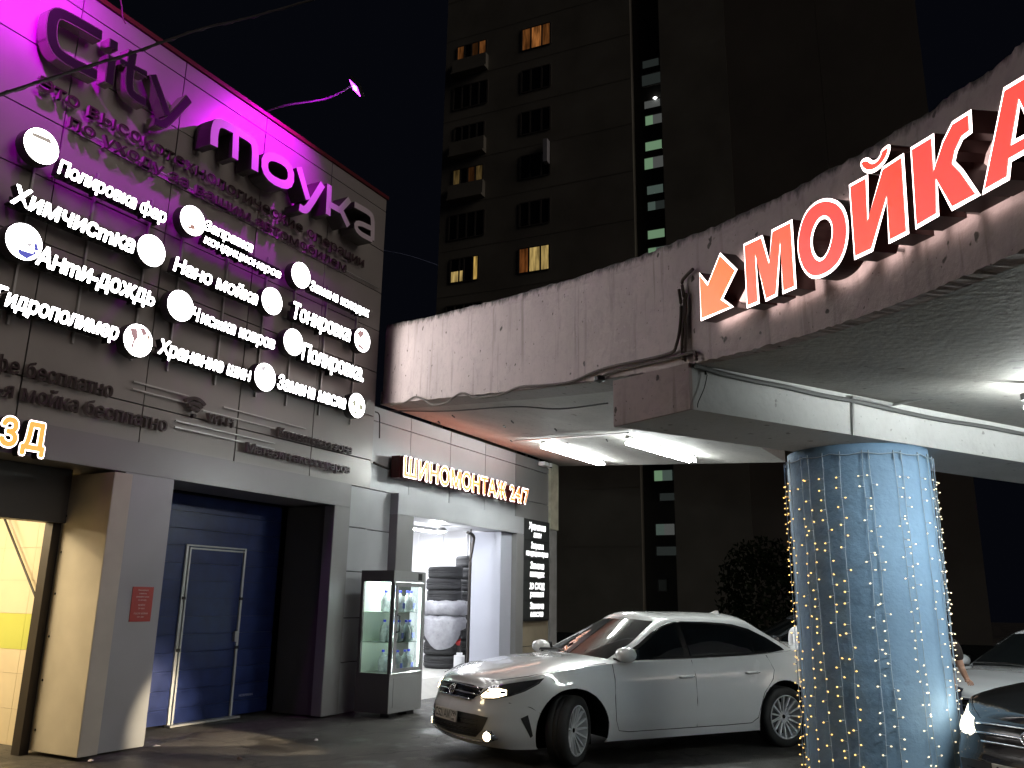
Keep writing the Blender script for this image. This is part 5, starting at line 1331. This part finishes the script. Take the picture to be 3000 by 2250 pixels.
        b = MB(); b.tube([side_y(x, z, .008, sgn) for x, z in ((1.45,.958),(2.0,.968),(2.6,.978),(3.2,.994),(3.62,1.014),(3.86,1.042))], .007, 5); b.obj('window_trim', M_chrome, r)
        b = MB(); b.tube([side_y(x, z, .022, sgn) for x, z in ((2.02,1.20),(2.13,1.255),(2.26,1.312),(2.36,1.338),(2.44,1.350))], [.004,.012,.014,.014,.012], 6); b.tube([side_y(x, z, .022, sgn) for x, z in ((2.49,1.352),(2.8,1.348),(3.1,1.333),(3.3,1.30),(3.5,1.235))], [.012,.014,.014,.012,.004], 6); b.obj('wind_deflector', M_trim, r, smooth=True)
        # mirror
        my_ = side_y(1.62, 1.0, 0, sgn).y
        b = MB(); n_ = 14
        prof = [(.0,-.115),(.05,-.108),(.078,-.07),(.088,0),(.080,.06),(.05,.095),(.0,.105)]
        Mm = Matrix.Translation((1.60, my_+.145*sgn, 1.035)) @ Matrix.Rotation(-math.pi/2*sgn, 4, 'X') @ Matrix.Scale(1.15, 4, (1,0,0)) @ Matrix.Scale(.92, 4, (0,1,0))
        b.lathe(prof, n=n_, M=Mm, cap=False); mo = b.obj('mirror', paint, r, smooth=True)
        b = MB(); b.box(1.55,1.63, my_-.02 if sgn > 0 else my_-.07, my_+.07 if sgn > 0 else my_+.02, .955, .995); b.box(1.66,1.70, my_+.145*sgn-.085, my_+.145*sgn+.085, .985, 1.09); b.obj('mirror_foot', M_trim, r)
        wheel(r, WHX[0], .795*sgn, sgn, steer, rim); wheel(r, WHX[1], .80*sgn, sgn, 0, rim)
    # deck (bonnet, boot)
    rows = []; NV = 16
    for i in range(NSg+1):
        s = sx_[i]; p = PB(s, zsh(C(s)[0].x)); rows.append(p)
    ZC = [(0,.745),(.06,.765),(.14,.80),(.3,.855),(.6,.925),(1.0,.985),(1.35,1.01),(1.6,1.02),(4.0,1.06),(4.3,1.095),(4.6,1.105),(4.82,1.095)]
    def deck(x0_, x1_, nm, cut=None):
        vs = []; fs = []; R_ = [p for p in rows if x0_ <= p.x <= x1_]
        for p in R_:
            zc = smooth_tab(ZC, p.x)
            for j in range(NV+1):
                v = -1+2*j/NV; vs.append((p.x + (-.0)*(1-abs(v)**2), p.y*v, p.z+(zc-p.z)*(1-abs(v)**2.6)))
        for i in range(len(R_)-1):
            for j in range(NV): fs.append((i*(NV+1)+j, (i+1)*(NV+1)+j, (i+1)*(NV+1)+j+1, i*(NV+1)+j+1))
        b = MB(); b.add(vs, fs); return b.obj(nm, paint, r, smooth=True)
    deck(-1, 1.62, 'bonnet'); deck(1.60, 3.9, 'waist_deck'); deck(3.88, 5, 'boot_lid')
    # bonnet shut line
    b = MB()
    for sgn in (1,-1): b.tube([Vector((x, (C(s_at_x(x))[0].y-inset_(x, zsh(x))-.02-.03*(x<.4))*sgn, zsh(x)+.006)) for x in (.22,.35,.5,.8,1.1,1.38)], .003, 4)
    b.obj('bonnet_seam', M_trim, r)
    # greenhouse shell
    lv = [i/12 for i in range(13)]; O0 = [gh(t) for t in lv]; n_ = len(O0[0]); vs = []; fs = []
    for t, O in zip(lv, O0):
        full = [(p.x, p.y) for p in O]+[(p.x, -p.y) for p in reversed(O[1:-1])]
        for x, y in full: vs.append((x, y, gz(x, t)))
    m_ = 2*n_-2
    for a_ in range(12):
        for k in range(m_): fs.append((a_*m_+k, a_*m_+(k+1) % m_, (a_+1)*m_+(k+1) % m_, (a_+1)*m_+k))
    # roof
    base = 12*m_; O = O0[-1]; cols = 8; rid = {}
    for k in range(n_):
        p = O[k]; z_e = gz(p.x, 1)
        for j in range(cols+1):
            v = 1-2*j/cols
            if j == 0: rid[k, j] = base+k
            elif j == cols: rid[k, j] = base+((m_-k) % m_)
            elif k in (0, n_-1): rid[k, j] = base+k
            else:
                crown = .085*(1-abs(v)**2.2)*min(1, (p.y/.5))**.7; rid[k, j] = len(vs); vs.append((p.x, p.y*v, z_e+crown))
    for k in range(n_-1):
        for j in range(cols):
            q = [rid[k,j], rid[k+1,j], rid[k+1,j+1], rid[k,j+1]]; q2 = []
            for a_ in q:
                if a_ not in q2: q2.append(a_)
            if len(q2) >= 3: fs.append(tuple(q2))
    b = MB(); b.add(vs, fs); b.obj('roof', paint, r, smooth=True)
    wsf = lambda y, t, off: screen_x(y, t, off)
    patch(wsf, [(-.665,.09),(-.35,.065),(0,.06),(.35,.065),(.665,.09),(.62,.5),(.50,.965),(.25,1.0),(0,1.0),(-.25,1.0),(-.50,.965),(-.62,.5)], .09, .006, 'windscreen', M_cg, r)
    rwf = lambda y, t, off: screen_x(y, t, off, True)
    patch(rwf, [(-.62,.25),(0,.22),(.62,.25),(.56,.6),(.47,.93),(0,.96),(-.47,.93),(-.56,.6)], .09, .006, 'rear_window', M_cg, r)
    b = MB(); b.tube([(1.25,-.30,1.035),(1.34,.1,1.052),(1.38,.50,1.035)], .009, 5); b.tube([(1.24,.28,1.035),(1.33,-.10,1.05)], .008, 5); b.obj('wiper', M_trim, r)
    b = MB(); b.add([(3.42,-.02,1.435),(3.42,.02,1.435),(3.60,.025,1.425),(3.60,-.025,1.425),(3.56,0,1.492),(3.60,0,1.485)], [(0,1,4),(1,2,5,4),(2,3,5),(3,0,4,5)]); b.obj('antenna_fin', paint, r)
    # nose: grille, lower intake, plate, lamps
    both = lambda s, z, off: (PB(abs(s), z, off, 1 if s >= 0 else -1))
    patch(both, [(-.52,.715),(-.3,.745-.012),(0,.735),(.3,.733),(.52,.715),(.50,.665),(.42,.61),(0,.60),(-.42,.61),(-.50,.665)], .06, .004, 'grille', M_trim, r)
    b = MB()
    for z_, wd in ((.725,.50),(.665,.48),(.612,.40)):
        b.tube([both(s, z_-.012*(abs(s)/.5)**2, .012) for s in [wd*k/8 for k in range(-8, 9)]], .0085, 6)
    b.obj('grille_bar', M_chrome, r, smooth=True)
    b = MB()
    for k_, (rx, rz, cz_) in enumerate(((.062,.045,.672),(.022,.042,.672),(.045,.018,.688))):
        b.tube([both(rx*math.cos(a), cz_+rz*math.sin(a), .024) for a in [2*math.pi*i/20 for i in range(21)]], .0055, 5)
    b.obj('badge', M_chrome, r, smooth=True)
    patch(both, [(-.66,.46),(-.5,.475),(0,.48),(.5,.475),(.66,.46),(.60,.34),(.50,.265),(0,.255),(-.50,.265),(-.60,.34)], .06, .004, 'lower_grille', M_black, r)
    b = MB()
    for z_ in (.30,.34,.38,.42): b.tube([both(s, z_, .010) for s in [.54*k/8 for k in range(-8, 9)]], .005, 5)
    b.tube([both(s, .235+.0*abs(s), .016) for s in [.60*k/8 for k in range(-8, 9)]], .009, 5, mi=1)
    b.obj('grille_slats', [M_trim, M_chrome], r)
    for sgn in (1, -1):
        f1 = lambda s, z, off: PB(s, z, off, sgn)
        patch(f1, [(.50,.655),(.60,.735),(.80,.765),(1.02,.800),(1.22,.828),(1.16,.775),(1.02,.705),(.88,.660),(.70,.628),(.56,.622)], .05, .006, 'headlight', M_beamh if lights == 'high' else M_headl, r)  # on high beam the whole lens glows, imitating glare round the lamp
        if lights:
            mm = M_beamh if lights == 'high' else M_beaml
            o = patch(f1, [(.53,.650),(.62,.715),(.74,.728),(.84,.715),(.84,.672),(.72,.640),(.58,.632)], .05, .010, 'headlight_beam', mm, r)
            if detail:
                b = MB(); b.tube([f1(s, z, .012) for s, z in ((.88,.672),(.98,.705),(1.10,.765),(1.19,.81))], .006, 6); b.tube([f1(s, z, .012) for s, z in ((.56,.628),(.72,.638),(.86,.664))], .005, 6); b.obj('lamp_reflector', M_chrome, r)
        patch(f1, [(.98,.46),(1.05,.49),(1.10,.30),(1.08,.28)], .05, .004, 'air_slot', M_black, r)
        # fog lamp pod
        c_ = f1(.66, .285, .0); n2 = C(.66)[1]; n2 = Vector((n2.x, n2.y*sgn, 0))
        b = MB(); q = n2.to_track_quat('Z', 'Y').to_matrix().to_4x4()
        b.lathe([(.05,0),(.06,.02),(.045,.028)], n=16, M=q, c=c_); b.tube([f1(.56,.235,.014), f1(.66,.235,.02), f1(.76,.27,.014), f1(.70,.34,.012)], .010, 6); b.obj('fog_lamp', M_chrome, r, smooth=True)
        if lights:
            b = MB(); b.lathe([(.001,.036),(.036,.034),(.042,.028)], n=16, M=q, c=c_, cap=False); b.obj('fog_lens', M_beaml if lights == 'low' else M_beamh, r)
        patch(f1, [(SL-.95,1.03),(SL-.62,1.045),(SL-.45,1.03),(SL-.47,.86),(SL-.70,.86)], .06, .005, 'tail_light', mat('tail lamp red', (.35,.01,.01), .15), r)
    if plate:
        px = C(0)[0].x-.008; b = MB(); b.box(px-.012, px-.002, -.26, .26, .375, .487); pl_ = b.obj('number_plate', mat('plate white', (.62,.60,.55), .45), r, bevel=.002)
        nrm_ = (-1, 0, 0)
        M_ink = mat('plate ink', (.02,.02,.02), .5)
        def pw(t, y0, y1, z, h):     # nose normal -x, text runs towards -y
            write(pl_, t, (px-.0135, y0, z), (px-.0135, y1, z), h, .002, (M_ink, M_ink), off=.02, normal=nrm_, part='plate_letter', udir=(0,0,1))
        pw(plate[0], .245, -.105, .395, .075); pw(plate[1], -.135, -.245, .425, .052); pw('RUS', -.15, -.215, .385, .022)
        b = MB()
        for (y0, y1, z0, z1) in ((.262,.256,.375,.487),(-.256,-.262,.375,.487),(-.12,-.123,.378,.484)): b.box(px-.0145, px-.012, min(y0,y1), max(y0,y1), z0, z1)
        b.obj('plate_frame', M_ink, r)
        for ob in pl_.children: ob.matrix_parent_inverse = Matrix.Identity(4)
    return r
# pose from the two near-side tyre contacts
cF, cR = onZ(1684, 2247, 0), onZ(2307, 2213, 0)
hz_ = math.radians(146.5); fwd = Vector((math.cos(hz_), math.sin(hz_), 0)); sc0 = 1.09
back = -fwd; hd0 = math.atan2(back.y, back.x)
# local +x = backwards along the car; the side facing the camera in local coordinates:
ly = Vector((-back.y, back.x, 0)); near = 1 if ly.dot(-cF) > 0 else -1
org = cF - back*(.95*sc0) - ly*(near*.905*sc0)
print('car scale', sc0, 'near side', near, 'org', org)
P_white = mat('paint pearl white', (.80,.80,.79), .22, 0, coat=1.0, var=.03, vs=3)
main = build_car('white saloon car with lit headlight and white spoked wheels turned to the camera', P_white, (org.x, org.y, 0), hd0, sc0, steer=math.radians(34), plate=('С521АМ', '799'), lights='low', group=None)
main.name = 'saloon_car'; main.scale = (sc0, sc0, sc0*.965)
hl = main.matrix_basis @ Vector((.12, near*.62, .68)); 
tgt = Vector((7.6, 9.4, .42))
for sg in (near, -near):
    q = Matrix.Translation((org.x, org.y, 0)) @ Matrix.Rotation(hd0, 4, 'Z') @ Matrix.Scale(sc0, 4) @ Vector((-.03, sg*.55, .66, 1))
    q = Vector((q[0], q[1], q[2]))
    lm = lamp('headlight_beam_light', 'SPOT', q, 850, (1, .82, .56), None, target=(7.55, 9.3, .05), spot_size=math.radians(30), spot_blend=.45, shadow_soft_size=.03)
    lm.parent = main; lm.matrix_parent_inverse = (Matrix.Translation((org.x, org.y, 0)) @ Matrix.Rotation(hd0, 4, 'Z') @ Matrix.Scale(sc0, 4)).inverted()
# other cars
P_dark = mat('paint black', (.012,.013,.014), .2, 0, coat=1.0); P_w2 = mat('paint plain white', (.52,.53,.55), .25, 0, coat=1.0)
h2 = onZ(2850, 2110, .62)
a2 = math.radians(-14)
dk = build_car('black car with blazing headlight just right of the blue column', P_dark, (7.45, -.17, 0), math.radians(-40), 1.10, lights='high', plate=('А777ВС', '77'), group=None)
dk.name = 'saloon_car'

w3 = onZ(2900, 2010, 0)
wc = build_car('white car behind the black one at the right photo edge', P_w2, (10.7, .50, 0), math.radians(-35), .98, lights=None, group=None)
wc.name = 'saloon_car'
b4 = onX(2210, 1826, 17)
d4 = build_car('dark car whose roof shows behind the white saloon boot', mat('paint dark grey', (.05,.055,.06), .2, 0, coat=1.0), (16.5, 5.2, 0), math.radians(-62), 1.0, lights=None, group=None)
d4.name = 'saloon_car'

# ================================================================== PEOPLE
M_skin = mat('skin', (.42,.24,.17), .5); M_hair = mat('dark hair', (.02,.015,.012), .6)
def person(label, loc, face_az, shirt, trousers, H_=1.72, arm_bend=True):
    loc = Vector((loc[0], loc[1], 0)); r = thing('person', label, 'person', tuple(loc), None, rot=(0,0,face_az), scale=H_/1.75)
    def skin(name, verts, edges, radii, m, sub=2):
        me = bpy.data.meshes.new(name); me.from_pydata(verts, edges, []); me.update()
        o = bpy.data.objects.new(name, me); COL.objects.link(o); 
        sk = o.modifiers.new('s', 'SKIN'); 
        if not me.skin_vertices: me.skin_vertices.new()
        for i, rr in enumerate(radii): me.skin_vertices[0].data[i].radius = (rr, rr) if not isinstance(rr, tuple) else rr
        me.skin_vertices[0].data[0].use_root = True
        sb = o.modifiers.new('u', 'SUBSURF'); sb.levels = sub; sb.render_levels = sub
        dg = bpy.context.evaluated_depsgraph_get(); me2 = bpy.data.meshes.new_from_object(o.evaluated_get(dg)); bpy.data.objects.remove(o)
        me2.name = name; me2.materials.clear(); o2 = bpy.data.objects.new(name, me2); me2.materials.append(m); COL.objects.link(o2)
        for p in me2.polygons: p.use_smooth = True
        o2.parent = r; return o2
    # body: pelvis 0, spine, neck, head, arms, legs (facing +x)
    V = [(0,0,.95),(0,0,1.12),(0,0,1.30),(0,0,1.42),(.01,0,1.50),(.02,0,1.58),(.03,0,1.67),(.02,0,1.73),
         (0,.17,1.41),(-.02,.24,1.14),(.20 if arm_bend else .04,.22,1.02),(.27 if arm_bend else .08,.20,1.03),
         (0,-.17,1.41),(-.02,-.25,1.14),(.04,-.26,.90),(.06,-.26,.82),
         (0,.10,.88),(.02,.11,.50),(-.02,.11,.09),(.12,.12,.04),
         (0,-.10,.88),(.03,-.12,.50),(-.02,-.12,.09),(.12,-.13,.04)]
    E_ = [(0,1),(1,2),(2,3),(3,4),(4,5),(5,6),(6,7),(3,8),(8,9),(9,10),(10,11),(3,12),(12,13),(13,14),(14,15),(0,16),(16,17),(17,18),(18,19),(0,20),(20,21),(21,22),(22,23)]
    R_ = [(.15,.11),(.14,.10),(.17,.115),(.10,.08),.055,.075,.09,.06,.06,.042,.030,.025,.06,.042,.030,.025,.085,.056,.04,.035,.085,.056,.04,.035]
    skin('body', V, E_, R_, M_skin)
    # hands: four fingers and a thumb on each
    for (hx, hy, hz), dx, sg in ((V[11], Vector((.9,-.1,-.2)).normalized(), 1), (V[15], Vector((.15,0,-1)).normalized(), -1)):
        fv = [Vector((hx, hy, hz))]; fe = []; fr_ = [.026]
        side = Vector((0,1,0)) if abs(dx.y) < .5 else Vector((1,0,0))
        for k, ln in enumerate((.072,.082,.076,.058)):
            b0 = fv[0]+dx*.055+side*(k-1.5)*.019; i0 = len(fv); fv += [b0, b0+dx*ln*.55+Vector((0,0,-.006)), b0+dx*ln+Vector((0,0,-.02))]; fr_ += [.0095,.0085,.007]; fe += [(0,i0),(i0,i0+1),(i0+1,i0+2)]
        i0 = len(fv); fv += [fv[0]+side*-.03+dx*.02, fv[0]+side*-.045+dx*.055]; fr_ += [.011,.009]; fe += [(0,i0),(i0,i0+1)]
        skin('hand', [tuple(v) for v in fv], fe, fr_, M_skin, 1)
    sv = [(0,0,.93),(0,0,1.12),(0,0,1.30),(0,0,1.43),(0,.18,1.42),(-.015,.225,1.22),(0,-.18,1.42),(-.015,-.235,1.22)]
    skin('shirt', sv, [(0,1),(1,2),(2,3),(3,4),(4,5),(3,6),(6,7)], [(.175,.13),(.165,.125),(.19,.135),(.10,.09),.085,.062,.085,.062], shirt)
    tv = [(0,0,.98),(0,.10,.88),(.02,.11,.50),(-.02,.11,.12),(0,-.10,.88),(.03,-.12,.50),(-.02,-.12,.12)]
    skin('trousers', tv, [(0,1),(1,2),(2,3),(0,4),(4,5),(5,6)], [(.17,.125),.105,.075,.062,.105,.075,.062], trousers)
    skin('hair', [(-.01,0,1.64),(-.005,0,1.71),(.02,0,1.765)], [(0,1),(1,2)], [.078,.098,.062], M_hair)
    b = MB(); b.lathe([(.001,0),(.012,.006),(.016,.02),(.001,.045)], n=8, M=Matrix.Rotation(0,4,'X'), c=(.115,0,1.635))
    for s_ in (.033,-.033): b.lathe([(.001,-.008),(.010,0),(.001,.008)], n=8, c=(.108,s_,1.675), mi=1)
    b.box(.098,.112,-.022,.022,1.600,1.606, mi=2); b.obj('face', [M_skin, M_black, mat('lips', (.3,.1,.09), .5)], r)
    for s_ in (.095,-.095):
        b = MB(); b.lathe([(.001,-.03),(.013,0),(.001,.03)], n=8, c=(.01,s_,1.655)); b.obj('ear', M_skin, r)
    for sg in (1,-1):
        b = MB(); b.box(-.07,.20,sg*.12-.05,sg*.12+.05,0,.085); b.obj('shoe', M_black, r, bevel=.03)
    return r
pa = onY(2335, 1990, 0) if False else None
pd = ray(2350, 1800); pd = Vector((pd.x, pd.y, 0)).normalized()*12.6
person('person in a white T-shirt behind the car boot beside the column', pd, math.radians(150), mat('white cotton', (.62,.62,.64), .8), mat('dark jeans', (.03,.035,.06), .8), 1.60)
pd = ray(2740, 1800); pd = Vector((pd.x, pd.y, 0)).normalized()*10.6
person('person in dark striped shirt partly hidden right of the blue column', pd, math.radians(200), mat('dark brown cotton', (.03,.022,.02), .9), mat('dark jeans', (.03,.035,.06), .8), 1.56)
